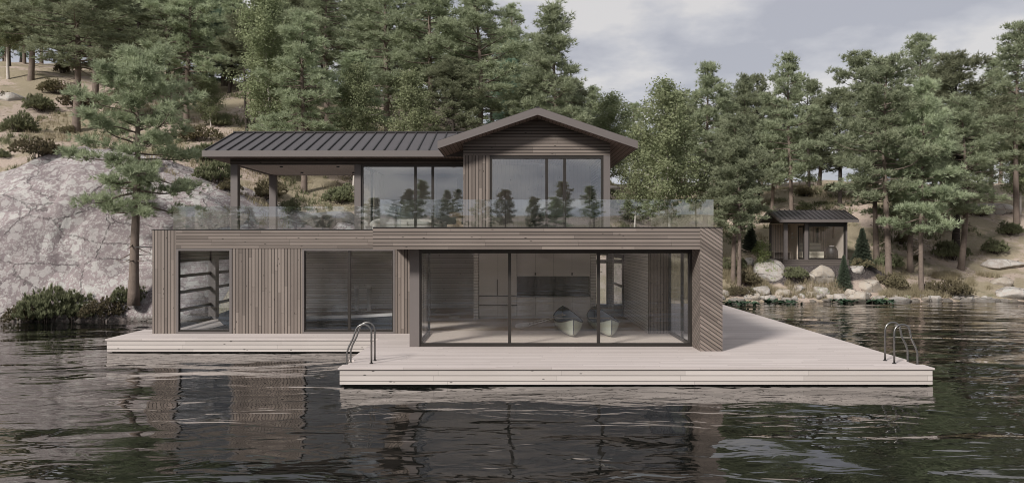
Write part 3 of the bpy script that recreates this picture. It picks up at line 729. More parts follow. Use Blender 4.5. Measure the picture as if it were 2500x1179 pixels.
# ------------------------------------------------------------------ upper rooms
bed = thing('bed', 'double bed with pale headboard and rumpled brown duvet', 'bed', (1.5, 27.2, FZ))
B('headboard', M['fabric'], bed, (.72,2.48,28.25,28.38,FZ,4.76), bevel=.03)
B('base', M['linen'], bed, (.68,2.60,26.15,28.22,FZ+.03,FZ+.42), bevel=.04)
def pillowy(name, mat, x0,x1,y0,y1,z0,z1,par, amp=.05, nx=26, ny=22, seed=0):
    bm = bmesh.new(); g = [[None]*ny for _ in range(nx)]
    v = []; f = []
    for i in range(nx):
        for j in range(ny):
            a = i/(nx-1)*2-1; b = j/(ny-1)*2-1
            e = (1-abs(a)**5)*(1-abs(b)**5)
            z = z0+(z1-z0)*max(0, e)**.35
            w = mn.noise((x0+i*.22, y0+j*.22, seed))*amp+abs(mn.noise((i*.45, j*.3, seed+4)))*amp
            v.append((x0+(x1-x0)*i/(nx-1)+w*.3, y0+(y1-y0)*j/(ny-1), z+w*e))
    for i in range(nx-1):
        for j in range(ny-1): f.append((i*ny+j, (i+1)*ny+j, (i+1)*ny+j+1, i*ny+j+1))
    b0 = len(v); v += [(x0,y0,z0),(x1,y0,z0),(x1,y1,z0),(x0,y1,z0)]; f.append((b0,b0+3,b0+2,b0+1))
    me = bpy.data.meshes.new(name); me.from_pydata(v, [], f); me.polygons.foreach_set('use_smooth', [True]*len(f)); bm.free()
    return link(name, me, M[mat], par)
pillowy('duvet', 'duvet', .58,2.72,26.0,27.85,FZ+.18,4.34,bed,.09)
pillowy('pillow', 'duvet', .85,1.58,27.75,28.22,4.12,4.46,bed,.05,12,10,3)
pillowy('pillow', 'duvet', 1.66,2.40,27.75,28.22,4.12,4.46,bed,.05,12,10,5)
fan = thing('ceiling_fan', 'white three bladed ceiling fan above the bed', 'fan', (1.02, 26.2, 6.35))
q = MB(); q.lathe((1.02,26.2,6.12), [(.07,0),(.09,.03),(.09,.1),(.03,.13),(.03,.23)], 16); q.build('motor', M['white'], fan, True)
for a in (3.25, 5.35, 1.2):
    c_, s_ = math.cos(a), math.sin(a); q = MB()
    pts = []
    for zz_, (t1, t2) in ((6.175,(0,0)),(6.187,(0,0))):
        for r_, w_ in ((.08,.04),(.3,.075),(.75,.055),(.75,-.055),(.3,-.075),(.08,-.04)):
            pts.append((1.02+c_*r_-s_*w_, 26.2+s_*r_+c_*w_, zz_+w_*.35))
    q.poly(pts, [(5,4,3,2,1,0),(6,7,8,9,10,11)]+[(i,(i+1)%6,6+(i+1)%6,6+i) for i in range(6)]); q.build('blade', M['white'], fan)
# living room furniture
def armchair(x, y, label):
    t = thing('armchair', label, 'armchair', (x, y, FZ), 'rounded cream armchairs')
    q = MB(); q.lathe((x,y,FZ+.08), [(.30,0),(.37,.06),(.37,.24),(.32,.32)], 22); q.build('seat', M['fabric'], t, True)
    q = MB(); q.tube([(x+.33*math.cos(a), y+.33*math.sin(a), FZ+.42+.13*math.sin(max(0,(a-.2)/2.8)*math.pi)) for a in [(-.1+i*.21) for i in range(17)]], [.05]+[.12]*15+[.05], 10)
    q.build('backrest', M['fabric'], t, True)
armchair(-4.72, 27.5, 'rounded cream armchair at the left window jamb')
armchair(-3.05, 28.6, 'small cream armchair behind the thin mullion')
def sofa(x0,x1,y,mt,label,name='sofa'):
    t = thing(name, label, 'sofa', ((x0+x1)/2, y, FZ))
    B('base', M[mt], t, (x0,x1,y-.4,y+.4,FZ+.05,FZ+.36), bevel=.06)
    n = max(2, round((x1-x0)/.75))
    for k in range(n): B('cushion', M[mt], t, (x0+(x1-x0)*k/n+.01,x0+(x1-x0)*(k+1)/n-.01,y-.38,y+.36,FZ+.37,FZ+.50), bevel=.05)
    B('backrest', M[mt], t, (x0,x1,y+.28,y+.42,FZ+.3,FZ+.62), bevel=.05)
sofa(-4.5,-2.9,27.3,'fabric','low cream sofa seen over the parapet beside the armchair')
bs = thing('bench', 'tan bench with round bolster by the board cladding', 'bench', (-1.95, 27.6, FZ))
B('seat', M['tan'], bs, (-2.35,-1.62,27.3,27.9,FZ+.30,FZ+.42), bevel=.04)
for x in (-2.28,-1.72):
    for y in (27.38,27.82): B('leg', M['black'], bs, (x-.02,x+.02,y-.02,y+.02,FZ,FZ+.30))
q = MB(); q.tube([(-2.3,27.85,FZ+.78),(-2.26,27.85,FZ+.78),(-1.66,27.85,FZ+.78),(-1.62,27.85,FZ+.78)], [.07,.10,.10,.07], 16); q.build('bolster', M['tan'], bs, True)
B('backrest', M['tan'], bs, (-2.05,-1.86,27.84,27.88,FZ+.4,FZ+.72))
kc = thing('tall_cabinet', 'grey built in cabinet with white double oven beside the fridge', 'cabinet', (-2.3, 29.9, FZ))
B('carcass', M['cab'], kc, (-2.95,-2.16,29.7,30.39,FZ,6.0))
B('side_panel', M['cab'], kc, (-3.02,-2.955,29.65,30.39,FZ,6.06))
ov = B('oven', M['white'], kc, (-2.90,-2.24,29.66,29.698,4.55,4.72), (-2.90,-2.24,29.66,29.698,4.02,4.20))
B('oven_glass', M['wallw'], kc, (-2.90,-2.24,29.67,29.698,4.22,4.53))
fg = thing('fridge', 'tall white fridge beside the oven cabinet', 'fridge', (-1.85, 29.9, FZ))
B('body', M['white'], fg, (-2.14,-1.72,29.62,30.38,FZ,5.42)); B('handle', M['steel'], fg, (-2.09,-2.06,29.56,29.60,4.0,5.1))
B('door', M['white'], fg, (-2.135,-1.725,29.60,29.618,FZ+.05,5.41))
tb = thing('side_table', 'small pale table in front of the sofa', 'table', (-3.6, 28.9, FZ))
B('top', M['wallw'], tb, (-4.1,-3.0,28.6,29.2,FZ+.68,FZ+.72)); 
for x in (-4.05,-3.05): B('leg', M['wallw'], tb, (x-.03,x+.03,28.7,29.1,FZ,FZ+.68))

# ------------------------------------------------------------------ ladders
def ladder(edge, foot, dirx, label):
    t = thing('swim_ladder', label, 'ladder', (edge, 19.25, DZ), 'steel swim ladders')
    for y in (19.03, 19.50):
        pts = [(foot,y,DZ),(foot,y,1.22)]
        r = .2
        for k in range(1, 9):
            a = math.pi*k/9*.94; pts.append((foot+dirx*(r-r*math.cos(a)), y, 1.22+r*math.sin(a)))
        pts += [(edge-dirx*.13,y,1.05),(edge-dirx*.03,y,.85),(edge+dirx*.02,y,.7),(edge+dirx*.02,y,DZ),(edge+dirx*.03,y,-.9)]
        q = MB(); q.tube(pts, .024, 10); q.build('handrail', M['steel'], t, True)
        q = MB(); q.lathe((foot,y,DZ+.001), [(.05,0),(.05,.012),(.03,.02)], 14); q.build('foot_plate', M['black'], t)
    for z in (.15,-.15,-.45): B('rung', M['steel'], t, (edge+dirx*.0-.03,edge+dirx*.0+.05,19.05,19.48,z,z+.03))
ladder(-4.13, -3.53, -1, 'steel swim ladder at the left corner of the front dock')
ladder(10.16, 9.60, 1, 'steel swim ladder at the right corner of the dock')

# ------------------------------------------------------------------ sauna cabin
sb = thing('sauna_cabin', 'small dark sauna cabin with glazed front and standing seam roof on the bank', 'cabin', (18.9, 49, 2.05))
def Q(n, mt, *b, **k): return B(n, M[mt], sb, *b, **k)
SZ = 2.355
Q('platform', 'sauna_dark', (17.0,21.15,47.5,50.6,1.95,SZ))
Q('post', 'trim', (17.1,17.32,47.6,47.8,SZ,4.62)); Q('post', 'trim', (17.1,17.2,50.2,50.4,SZ,4.62))
Q('rear_wall', 'sauna_v', (17.2,21.0,50.3,50.42,SZ,4.62))
Q('inner_floor', 'sauna_v', (18.49,20.89,47.76,50.29,SZ+.001,SZ+.01))
Q('room_wall', 'sauna_v', (18.4,18.48,48.85,50.298,SZ,4.62)); Q('front_post', 'trim', (18.4,18.62,47.62,47.78,SZ,4.62))
Q('right_wall', 'trim', (20.98,21.08,47.62,50.42,SZ,4.62))
Q('inner_side_wall', 'sauna_v', (20.9,20.978,47.8,50.29,SZ,4.62))
dr = Q('door', 'black', (18.42,18.46,47.9,48.8,SZ+.02,SZ+.1), (18.42,18.46,47.9,48.8,4.4,4.5), (18.42,18.46,47.9,48.0,SZ+.1,4.4), (18.42,18.46,48.7,48.8,SZ+.1,4.4))
B('pane', M['glass'], dr, (18.435,18.445,48.0,48.7,SZ+.1,4.4))
wn_ = Q('window', 'frame', (18.62,20.98,47.64,47.74,SZ,SZ+.1), (18.62,20.98,47.64,47.74,4.42,4.62), (18.622,18.70,47.64,47.74,SZ+.1,4.42), (20.88,20.978,47.64,47.74,SZ+.1,4.42))
B('pane', M['glass'], wn_, (18.70,20.88,47.685,47.697,SZ+.1,4.42))
Q('narrow_window', 'black', (20.2,20.32,50.25,50.298,3.0,4.4))
Q('beam', 'trim', (17.1,21.08,47.6,47.82,4.622,4.82))
Q('ceiling', 'sauna_v', (17.1,21.08,47.83,50.42,4.624,4.66))
rdg, ev = 5.52, 4.86; yf, ybk, ym = 47.0, 51.0, 49.0
q = MB()
q.prism([(yf,ev),(ym,rdg),(ym,rdg-.12),(yf,ev-.12)][::-1], 16.64, 21.5, 'x'); q.prism([(ym,rdg),(ybk,ev),(ybk,ev-.12),(ym,rdg-.12)][::-1], 16.64, 21.5, 'x')
r_ = q.build('roof', M['roof'], sb)
q = MB()
for k in range(16):
    x = 16.66+k*.32
    for ya in (yf, ybk):
        q.poly([(x-.015,ya,ev),(x+.015,ya,ev),(x+.015,ym,rdg),(x-.015,ym,rdg),(x-.015,ya,ev+.04),(x+.015,ya,ev+.04),(x+.015,ym,rdg+.04),(x-.015,ym,rdg+.04)],
            [(0,1,2,3),(7,6,5,4),(0,4,5,1),(1,5,6,2),(2,6,7,3),(3,7,4,0)])
q.build('standing_seam', M['seam'], r_)
Q('eave_fascia', 'trim', (16.62,21.52,yf-.03,yf,ev-.17,ev+.0))
q = MB(); q.prism([(47.6,4.66),(50.42,4.66),(ym,5.3)], 17.12, 17.2, 'x'); q.build('gable', M['sauna_dark'], sb)
q = MB(); q.prism([(yf,ev-.18),(ym,rdg-.2),(ybk,ev-.18),(ybk,ev+.01),(ym,rdg+.01),(yf,ev+.01)][::1], 16.60, 16.638, 'x'); q.build('verge_board', M['trim'], sb)
Q('porch_bench', 'sauna_v', (17.25,18.38,49.9,50.28,SZ+.4,SZ+.46), (17.25,17.32,49.92,50.28,SZ,SZ+.398), (18.3,18.37,49.92,50.28,SZ,SZ+.398))
for z in (3.72,3.86+.1):
    q = MB(); q.lathe((18.36,49.6,z), [(.05,0),(.06,.05),(.05,.1)], 10); q.build('sconce', M['white'], sb)
bn = thing('sauna_bench', 'pale slatted two tier bench inside the sauna', 'bench', (19.4, 49.8, SZ))
B('lower_tier', M['bench'], bn, (18.5,20.25,49.2,49.6,SZ,SZ+.5)); B('upper_tier', M['bench'], bn, (18.5,20.2,49.6,50.25,SZ,SZ+1.05)); B('backrest', M['sauna_v'], bn, (18.5,20.05,50.2,50.28,SZ+1.2,SZ+1.5))
stv = thing('sauna_stove', 'dark barrel shaped stove in the right of the sauna', 'stove', (20.5, 48.6, SZ))
q = MB(); q.lathe((20.5,48.6,SZ), [(.24,0),(.31,.15),(.34,.42),(.31,.7),(.2,.82)], 20); q.build('barrel', M['stove'], stv, True)
q = MB(); q.lathe((20.5,48.6,SZ+.82), [(.18,0),(.14,.06)], 12); q.build('stones', M['concrete'], stv)
for k in range(4):
    zt_ = gz(16.2, 47.6)
stp = thing('stone_steps', 'three rough stone steps beside the mossy boulder below the sauna', 'steps', (15.4, 46.6, 1.0))
for k in range(3):
    B('step', M['concrete'], stp, (14.7+.12*k,15.75+.1*k,46.2+.45*k,46.8+.45*k,.9+.28*k,1.2+.28*k), bevel=.03)

# ------------------------------------------------------------------ vegetation
def npmesh(name, v, f, smooth=False):
    me = bpy.data.meshes.new(name); nv, nf, k = len(v), len(f), f.shape[1]
    me.vertices.add(nv); me.vertices.foreach_set('co', np.ascontiguousarray(v, dtype=np.float32).ravel())
    me.loops.add(nf*k); me.loops.foreach_set('vertex_index', np.ascontiguousarray(f, dtype=np.int32).ravel())
    me.polygons.add(nf); me.polygons.foreach_set('loop_start', np.arange(nf, dtype=np.int32)*k)
    me.polygons.foreach_set('loop_total', np.full(nf, k, dtype=np.int32))
    me.update(calc_edges=True); me.validate(); return me
def unit(a): return a/np.maximum(np.linalg.norm(a, axis=1, keepdims=True), 1e-6)
def tufts(rng, c, d, n, ln, wd, spread=.9):
    """n needles (thin triangles) radiating from each centre, biased along d"""
    c = np.repeat(c, n, 0); d = np.repeat(d, n, 0)
    r = unit(rng.normal(size=c.shape)); dr = unit(d+r*spread)
    L = ln*rng.uniform(.6, 1.2, (len(c), 1)); s = unit(np.cross(dr, rng.normal(size=c.shape)))*wd*.5
    base = c+r*ln*.12
    v = np.stack([base-s, base+s, base+dr*L], 1).reshape(-1, 3)
    return v, np.arange(len(v)).reshape(-1, 3)
def leaves(rng, c, n, rad, sz):
    c = np.repeat(c, n, 0)+rng.normal(size=(len(c)*n, 3))*rad
    a = unit(rng.normal(size=c.shape)); b = unit(np.cross(a, rng.normal(size=c.shape)))
    s = sz*rng.uniform(.6, 1.3, (len(c), 1))
    v = np.stack([c-a*s, c+b*s*.55, c+a*s, c-b*s*.55], 1).reshape(-1, 3)
    return v, np.arange(len(v)).reshape(-1, 4)

def pine(seed, Hh, R, base, nbr, r0, dens=1., ndl=(11, .30, .05), prof='cone', lean=0., dead=8, droop=.0, puff=1.):
    rng = np.random.default_rng(seed); rd = random.Random(seed)
    T = MB(); ax = []
    ph = rd.uniform(0, 6)
    def axis_at(z):
        u = z/Hh; return Vector((lean*math.sin(u*2.3+ph*.2)*u+.12*math.sin(u*5+ph), .1*math.sin(u*4+ph*2)*1., z))
    off = axis_at(0)
    axf = lambda z: axis_at(z)-Vector((off.x, off.y, 0))
    zs = [-.6]+[Hh*i/14 for i in range(15)]
    T.tube([axf(max(z, 0))+Vector((0, 0, min(z, 0))) for z in zs], [r0*1.35]+[r0*(1.15 if i == 0 else 1)*(1-i/14.5)**.8+.01 for i in range(15)], 8)
    C, D = [], []
    zb = base*Hh
    def branch(z, L, az, el, foliage, thick):
        p = axf(z); o = Vector((math.cos(az), math.sin(az), 0)); pts = [p]; n = 7
        e = el; cur = p.copy()
        for i in range(n):
            e += (.10 if i > 2 else -.06)-droop*.05+rd.uniform(-.12, .12); az2 = az+rd.uniform(-.22, .22)
            dv = Vector((math.cos(az2)*math.cos(e), math.sin(az2)*math.cos(e), math.sin(e)))
            cur = cur+dv*L/n; pts.append(cur.copy())
        T.tube(pts, [(thick+.012)*(1-i/(n+.6)) for i in range(n+1)], 4, False)
        if not foliage: return
        side = Vector((-o.y, o.x, 0))
        m = int((10+L*17)*dens)
        for q_ in range(max(2, int((1.2+L*1.5)*dens))):
            u = min(1, rd.uniform(.3, 1.05)**.7); i = min(n-1, int(u*n)); q = pts[i].lerp(pts[i+1], min(1, u*n-i))
            w = L*.40*(1.15-u)*rd.uniform(-1, 1)+rd.gauss(0, .05)
            cc = q+side*w+o*abs(w)*.45+Vector((0, 0, .05+abs(w)*.15))
            if abs(w) > .15: T.tube([q, q.lerp(cc, .5)+Vector((0,0,-.03)), cc], [.016, .012, .006], 3, False)
            pr_ = rd.uniform(.7, 1.25)*puff
            for _ in range(int(13*pr_/puff)):
                g3 = Vector((rd.gauss(0, .24), rd.gauss(0, .24), rd.gauss(.04, .13)))*pr_
                C.append(cc+g3); D.append((g3*1.5/pr_+o*.35+Vector((0, 0, .55))).normalized())
    az = rd.uniform(0, 6)
    nbr = int(nbr*1.12)
    for k in range(nbr):
        t = (k+rd.uniform(-.3, .3))/nbr; t = min(.985, max(0, t))
        if prof == 'cone': L = R*((1-t)**.85*.95+.07)*(.6+.4*min(1, t*5))
        elif prof == 'round': L = R*(math.sin(math.pi*min(1, .12+t*.86))**.7)*(1-.25*t)+.15
        else: L = R*((1-t)**.6*.8+.12)*(.5+.5*min(1, t*3.2))
        L *= rd.choice([.4, .65, .85, 1, 1.15, 1.4])
        az += 2.4+rd.uniform(-.5, .5)
        branch(zb+(Hh-zb)*t, L, az, -.12+.75*t+rd.uniform(-.15, .15), True, r0*.26*(1-t)+.015)
    for k in range(dead):
        branch(rd.uniform(.35, 1)*zb, rd.uniform(.3, .9)*R*.4, rd.uniform(0, 6.3), rd.uniform(-.5, .1), False, .03)
    for k in range(int(8*dens)):
        C.append(axf(Hh*(1-.012*k))+Vector((rd.uniform(-.1,.1), rd.uniform(-.1,.1), 0))); D.append(Vector((rd.uniform(-.5,.5), rd.uniform(-.5,.5), 1)))
    v, f = tufts(rng, np.array([tuple(c) for c in C]), np.array([tuple(c) for c in D]), *ndl)
    return T.mesh('pine_trunk', True), npmesh('pine_crown', v, f), Hh, R

def birch(seed, Hh, R, base, nbr, r0, nl=16, sz=.085, rad=.20):
    rng = np.random.default_rng(seed); rd = random.Random(seed); T = MB(); ph = rd.uniform(0, 6)
    ax = lambda z: Vector((.25*math.sin(z*.35+ph)-.25*math.sin(ph), .2*math.sin(z*.3+1)-.2*math.sin(1), z))
    T.tube([Vector((0,0,-.5))]+[ax(Hh*i/12) for i in range(13)], [r0*1.2]+[r0*(1-i/12.6)+.008 for i in range(13)], 8)
    C = []
    for k in range(nbr):
        t = k/nbr; z = Hh*(base+(1-base)*t*.97); az = k*2.4+rd.uniform(-.4, .4)
        L = R*(math.sin(math.pi*min(1, .18+t*.8))**.8)*rd.uniform(.6, 1.15)+.1; e = .55+rd.uniform(-.2, .35); p = ax(z); pts = [p.copy()]
        for i in range(6):
            e += rd.uniform(-.18, .1); a2 = az+rd.uniform(-.3, .3)
            p = p+Vector((math.cos(a2)*math.cos(e), math.sin(a2)*math.cos(e), math.sin(e)))*L/6; pts.append(p.copy())
        T.tube(pts, [r0*.28*(1-t)*(1-i/6.5)+.006 for i in range(7)], 4, False)
        for _ in range(int(5+L*9)):
            u = rd.uniform(.25, 1); i = min(5, int(u*6)); q = pts[i].lerp(pts[i+1], u*6-i)
            C.append(q+Vector((rd.gauss(0,.22), rd.gauss(0,.22), rd.gauss(-.05,.18))))
    v, f = leaves(rng, np.array([tuple(c) for c in C]), nl, rad, sz)
    return T.mesh('birch_trunk', True), npmesh('birch_crown', v, f), Hh, R

def spruce(seed, Hh, R):
    rng = np.random.default_rng(seed); rd = random.Random(seed); T = MB()
    T.tube([(0,0,-.3),(0,0,Hh*.5),(0,0,Hh)], [.07,.045,.008], 6); C, D = [], []
    for k in range(130):
        t = (k/130)**.85; L = R*(1-t)*rd.uniform(.75, 1.1)+.04; az = k*2.4
        for u in np.linspace(.15, 1, int(6+L*12)):
            for w in (-1, 0, 1):
                ww = w*L*.22*(1-u*.6)
                C.append((math.cos(az)*L*u-math.sin(az)*ww, math.sin(az)*L*u+math.cos(az)*ww, Hh*(.05+.95*t)-.18*L*u+rd.uniform(-.04, .04)))
                D.append((math.cos(az), math.sin(az), .25))
    v, f = tufts(rng, np.array(C), np.array(D), 5, .13, .035, .7)
    return T.mesh('spruce_trunk', True), npmesh('spruce_crown', v, f), Hh, R

def shrub(seed, R, Hh, n=230, sz=.16, per=16, upright=1.):
    n = int(n*2.6); sz *= .72
    rng = np.random.default_rng(seed); rd = random.Random(seed); T = MB(); C, D = [], []
    lob = [(rd.uniform(-.55,.55)*R, rd.uniform(-.4,.4)*R, rd.uniform(.45,1)*Hh, rd.uniform(.4,.62)*R) for _ in range(6)]
    for k in range(24):
        l = rd.choice(lob); a = rd.uniform(0, 6.3); q = Vector((l[0]+math.cos(a)*l[3]*.6, l[1]+math.sin(a)*l[3]*.6, l[2]*rd.uniform(.6,1)))
        T.tube([(q.x*.15,q.y*.15,-.15), (q.x*.5,q.y*.5,q.z*.5), q], [.02,.014,.005], 4, False)
    for k in range(n):
        l = lob[k%6]; d = unit(rng.normal(size=(1,3)))[0]; d[2] = abs(d[2])*1.0-.12
        rr = l[3]*rd.uniform(.55, 1.02); c = np.array([l[0]+d[0]*rr, l[1]+d[1]*rr, max(.05, l[2]*.34+d[2]*l[2]*.7*rd.uniform(.6,1.05))])
        C.append(c); D.append(d*.7+np.array([0,0,upright]))
    v, f = tufts(rng, np.array(C), np.array(D), per, sz, .04, .8)
    return T.mesh('shrub_stems', True), npmesh('shrub_foliage', v, f), Hh, R

KIND = {}
def reg(k, data, leaf, bark):
    a, b, hh, r = data; a.materials.append(M[bark]); b.materials.append(M[leaf]); KIND[k] = (a, b, hh, r)
reg('P1', pine(1, 15, 3.3, .30, 72, .21, 1.1), 'needle', 'bark')
reg('P2', pine(2, 14, 2.6, .22, 84, .17, 1.2), 'needle', 'bark')
reg('P3', pine(3, 15, 3.0, .42, 60, .2, 1.1, prof='mid', lean=.6, dead=14), 'needle', 'bark')
reg('P4', pine(4, 16, 3.6, .40, 72, .22, 1.05, prof='mid', dead=14), 'needle', 'bark')
reg('P6', pine(34, 15, 3.3, .34, 64, .2, 1.1, prof='mid', lean=-.5, dead=10), 'needle', 'bark')
reg('P7', pine(41, 15, 2.9, .28, 58, .19, 1.15, prof='cone', lean=.7, dead=10), 'needle', 'bark')
reg('P5', pine(14, 14, 3.0, .3, 64, .18, 1.15, prof='cone', lean=.3), 'needle', 'bark')
reg('PD', pine(5, 13, 2.6, .45, 50, .17, 1.2, prof='round'), 'needle_dark', 'bark_dark')
reg('PE', pine(6, 14, 3.2, .34, 72, .2, 1.1, prof='mid'), 'needle_dark', 'bark_dark')
reg('PS', pine(7, 15, 1.7, .68, 26, .13, 1.9, prof='round', dead=14), 'needle_dark', 'bark_dark')
reg('PB', pine(8, 13, 2.4, .1, 80, .15, 1.0, prof='cone'), 'needle_blue', 'bark')
reg('B1', birch(1, 12, 2.6, .25, 60, .13), 'birch_leaf', 'bark_birch')
reg('B2', birch(2, 10, 2.1, .18, 48, .09), 'birch_leaf', 'bark_birch')
reg('B3', birch(3, 5, 1.0, .22, 30, .04, 10, .07, .14), 'lime_leaf', 'bark_birch')
reg('S1', spruce(1, 3.2, 1.05), 'spruce', 'bark_dark')
reg('H1', shrub(1, 1.2, 1.1), 'shrub', 'twig')
reg('H2', shrub(2, 1.3, 1.3, 260), 'shrub', 'twig')
reg('H3', shrub(3, 1.1, 1.2, 200, .22, 14, 1.3), 'shrub_green', 'twig')
reg('H4', shrub(4, 1.4, 1.0, 280), 'shrub_green', 'twig')
reg('FP', pine(21, 10.2, 3.2, .34, 60, .19, 1.7, (14, .22, .032), prof='mid', lean=.7, dead=14, puff=.8), 'needle', 'bark')

def plant(kind, x, y, label, cat, name, group, hgt=None, rad=None, z=None, rot=None, sink=.05):
    a, b, hh, r = KIND[kind]
    t = thing(name, label, cat, (x, y, (gz(x, y) if z is None else z)-sink), group)
    for nm, me in (('trunk' if cat == 'tree' else 'stems', a), ('crown' if cat == 'tree' else 'foliage', b)):
        o = bpy.data.objects.new(nm, me); COL.objects.link(o); o.parent = t
    sz_ = (hgt or hh)/hh; sr = (rad or r*sz_)/r
    t.scale = (sr, sr, sz_); t.rotation_euler = (0, 0, random.uniform(0, 6.28) if rot is None else rot)
    return t
def at_px(px, py, ty, kind, wpx, label, Y=None, name='pine_tree', cat='tree', group='trees on the wooded hillside', rot=None):
    """px, py = foot of the tree in the photograph, ty = its top, wpx = crown width; Y = distance where the foot is hidden"""
    if Y is None: x, y = hit(px, py)
    else: x, y = (px-CX)*Y/F, Y
    g = gz(x, y); top = H-(ty-CY)*y/F
    return plant(kind, x, y, label, cat, name, group, max(1, top-g), wpx*.5*y/F, g, rot)

# the lone pine in front of the granite outcrop
plant('FP', -16.6, 33.25, 'lone leaning pine in front of the lichen covered granite outcrop', 'tree', 'pine_tree', None, 10.4, 3.4, 1.35, 2.2)
LT = [
 (185,322,-70,'P4',300,'tall pine on the far left slope with its bare trunk above the outcrop',None,'pine_tree'),
 (232,246,-120,'P1',260,'pine with thick bare trunk just behind the leftmost tall pine',None,'pine_tree'),
 (20,190,-110,'B1',150,'light green birch at the left edge of the photo',None,'birch_tree'),
 (75,200,-140,'P5',230,'pine at the top left corner behind the birch',None,'pine_tree'),
 (412,300,-70,'P3',210,'twin looking pine trunk above the lone pine, left of the dark trunk',None,'pine_tree'),
 (455,318,-110,'P1',230,'pine with straight dark trunk between the lone pine and the roof end',None,'pine_tree'),
 (330,215,-90,'PE',230,'dark pine filling the gap over the lone pine top',None,'pine_tree'),
 (516,312,185,'B2',80,'young birch sapling left of the roof end',None,'birch_tree'),
 (604,330,28,'PS',100,'slender dark pine with bare trunk and small tufted crown above the roof end',50,'pine_tree'),
 (545,260,-60,'PB',170,'blue green conifer behind the slender dark pine',72,'pine_tree'),
 (658,330,-40,'B1',190,'yellowish birch behind the porch roof',48,'birch_tree'),
 (742,470,40,'P1',240,'pine whose trunk stands behind the open porch',None,'pine_tree'),
 (725,330,120,'P5',150,'shorter pine right of the yellowish birch',54,'pine_tree'),
 (800,330,-90,'P4',230,'tall pine with bare upper trunk over the middle of the porch roof',60,'pine_tree'),
 (868,330,130,'P2',200,'dense low pine over the right half of the porch roof',50,'pine_tree'),
 (945,330,-80,'P7',260,'tall broad pine behind the upper living room',56,'pine_tree'),
 (1056,330,-60,'P3',240,'tall pine with thin straight trunk left of the gable',55,'pine_tree'),
 (1000,330,170,'B2',140,'pale leafy birch low behind the metal roof',46,'birch_tree'),
 (1160,330,-30,'P6',300,'broad pine immediately left of the gable peak',54,'pine_tree'),
 (1110,330,150,'PE',200,'dark low pine behind the left slope of the gable',50,'pine_tree'),
 (1248,330,98,'PB',120,'blue green conifer between the broad pine and the gable pine',64,'pine_tree'),
 (1352,380,14,'P2',210,'conical pine rising alone over the gable peak',50,'pine_tree'),
 (1290,380,190,'P5',180,'low pine directly behind the gable peak',53,'pine_tree'),
 (1405,420,215,'PE',130,'low dark pine at the right slope of the gable',54,'pine_tree'),
 (862,330,150,'B2',120,'small yellow green birch between the tall pines over the porch roof',47,'birch_tree'),
 (560,300,90,'PE',150,'dark pine low behind the slender trunk',66,'pine_tree'),
 (880,330,-60,'P5',200,'pine crown filling the skyline over the living room roof',64,'pine_tree'),
 (640,330,60,'P2',150,'narrow pine between the slender dark pine and the birch',66,'pine_tree'),
 (300,240,-60,'P2',200,'pine on the skyline between the two left trunks',80,'pine_tree'),
 (150,220,-40,'PE',200,'dark pine high on the left slope',78,'pine_tree'),
 (430,240,-20,'PD',180,'rounded dark pine on the left skyline',76,'pine_tree'),
 (735,300,-40,'PD',180,'rounded dark pine far behind the porch',74,'pine_tree'),
]
RT = [
 (1482,500,222,'B1',170,'pale birch just right of the gable roof',56,'birch_tree'),
 (1548,560,300,'B2',120,'small birch behind the right end of the glass railing',52,'birch_tree'),
 (1633,600,195,'B1',210,'tall white stemmed birch seen through the railing',47,'birch_tree'),
 (1722,520,160,'P5',180,'pine with pointed top right of the white birch',58,'pine_tree'),
 (1760,540,330,'PE',170,'dark low pine behind the terrace corner',50,'pine_tree'),
 (1790,692,290,'P4',200,'pine in front with dark trunk beside the corner fin',None,'pine_tree'),
 (1804,722,350,'P3',170,'pine with pale trunk at the water beside the fin',None,'pine_tree'),
 (1815,520,190,'P2',130,'thin topped pine left of the round dark one',60,'pine_tree'),
 (1852,500,190,'PD',100,'rounded dark pine standing above the sauna left',64,'pine_tree'),
 (1885,500,300,'P6',150,'mid green pine directly above the sauna roof end',60,'pine_tree'),
 (1932,505,138,'P1',180,'tall pointed pine with forked bare trunk above the sauna',56,'pine_tree'),
 (1975,470,200,'PD',110,'rounded dark pine right of the pointed one',66,'pine_tree'),
 (2050,500,222,'PE',180,'broad dark pine above the sauna right half',60,'pine_tree'),
 (2112,480,134,'PD',130,'dark round topped pine high in the middle of the right grove',64,'pine_tree'),
 (2141,648,280,'P3',210,'pine with reddish trunk right of the sauna',None,'pine_tree'),
 (2170,700,150,'P4',280,'large front pine with pale trunk by the tan boulder',None,'pine_tree'),
 (2222,664,230,'P7',220,'pine with leaning trunk between the two front pines',None,'pine_tree'),
 (2250,718,200,'P5',200,'pine with thin black trunk at the waterline',None,'pine_tree'),
 (2240,500,95,'P3',170,'tallest skyline pine on the right with sparse leaning top',58,'pine_tree'),
 (2333,598,140,'PE',270,'broad dark pine with pale trunk on the right slope',None,'pine_tree'),
 (2346,658,250,'P6',240,'pine with gnarled dark trunk in front of the pale trunk',None,'pine_tree'),
 (2482,430,68,'P3',200,'tall pine at the right edge of the photo',56,'pine_tree'),
 (2420,440,150,'P5',170,'pine behind the right edge pine',62,'pine_tree'),
 (2392,440,230,'PE',150,'dark pine over the flat grey boulder',66,'pine_tree'),
 (2490,480,330,'B1',120,'yellow green birch at the right edge',58,'birch_tree'),
 (1675,470,260,'PE',150,'dark pine behind the white birch',68,'pine_tree'),
 (2000,470,260,'P2',150,'pine filling the gap over the sauna ridge',70,'pine_tree'),
 (2180,470,230,'P2',160,'pine behind the round topped dark pine',70,'pine_tree'),
 (2300,470,190,'P1',190,'pine behind the broad dark pine on the slope',68,'pine_tree'),
 (1600,480,330,'P2',120,'low pine left behind the white birch',72,'pine_tree'),
]
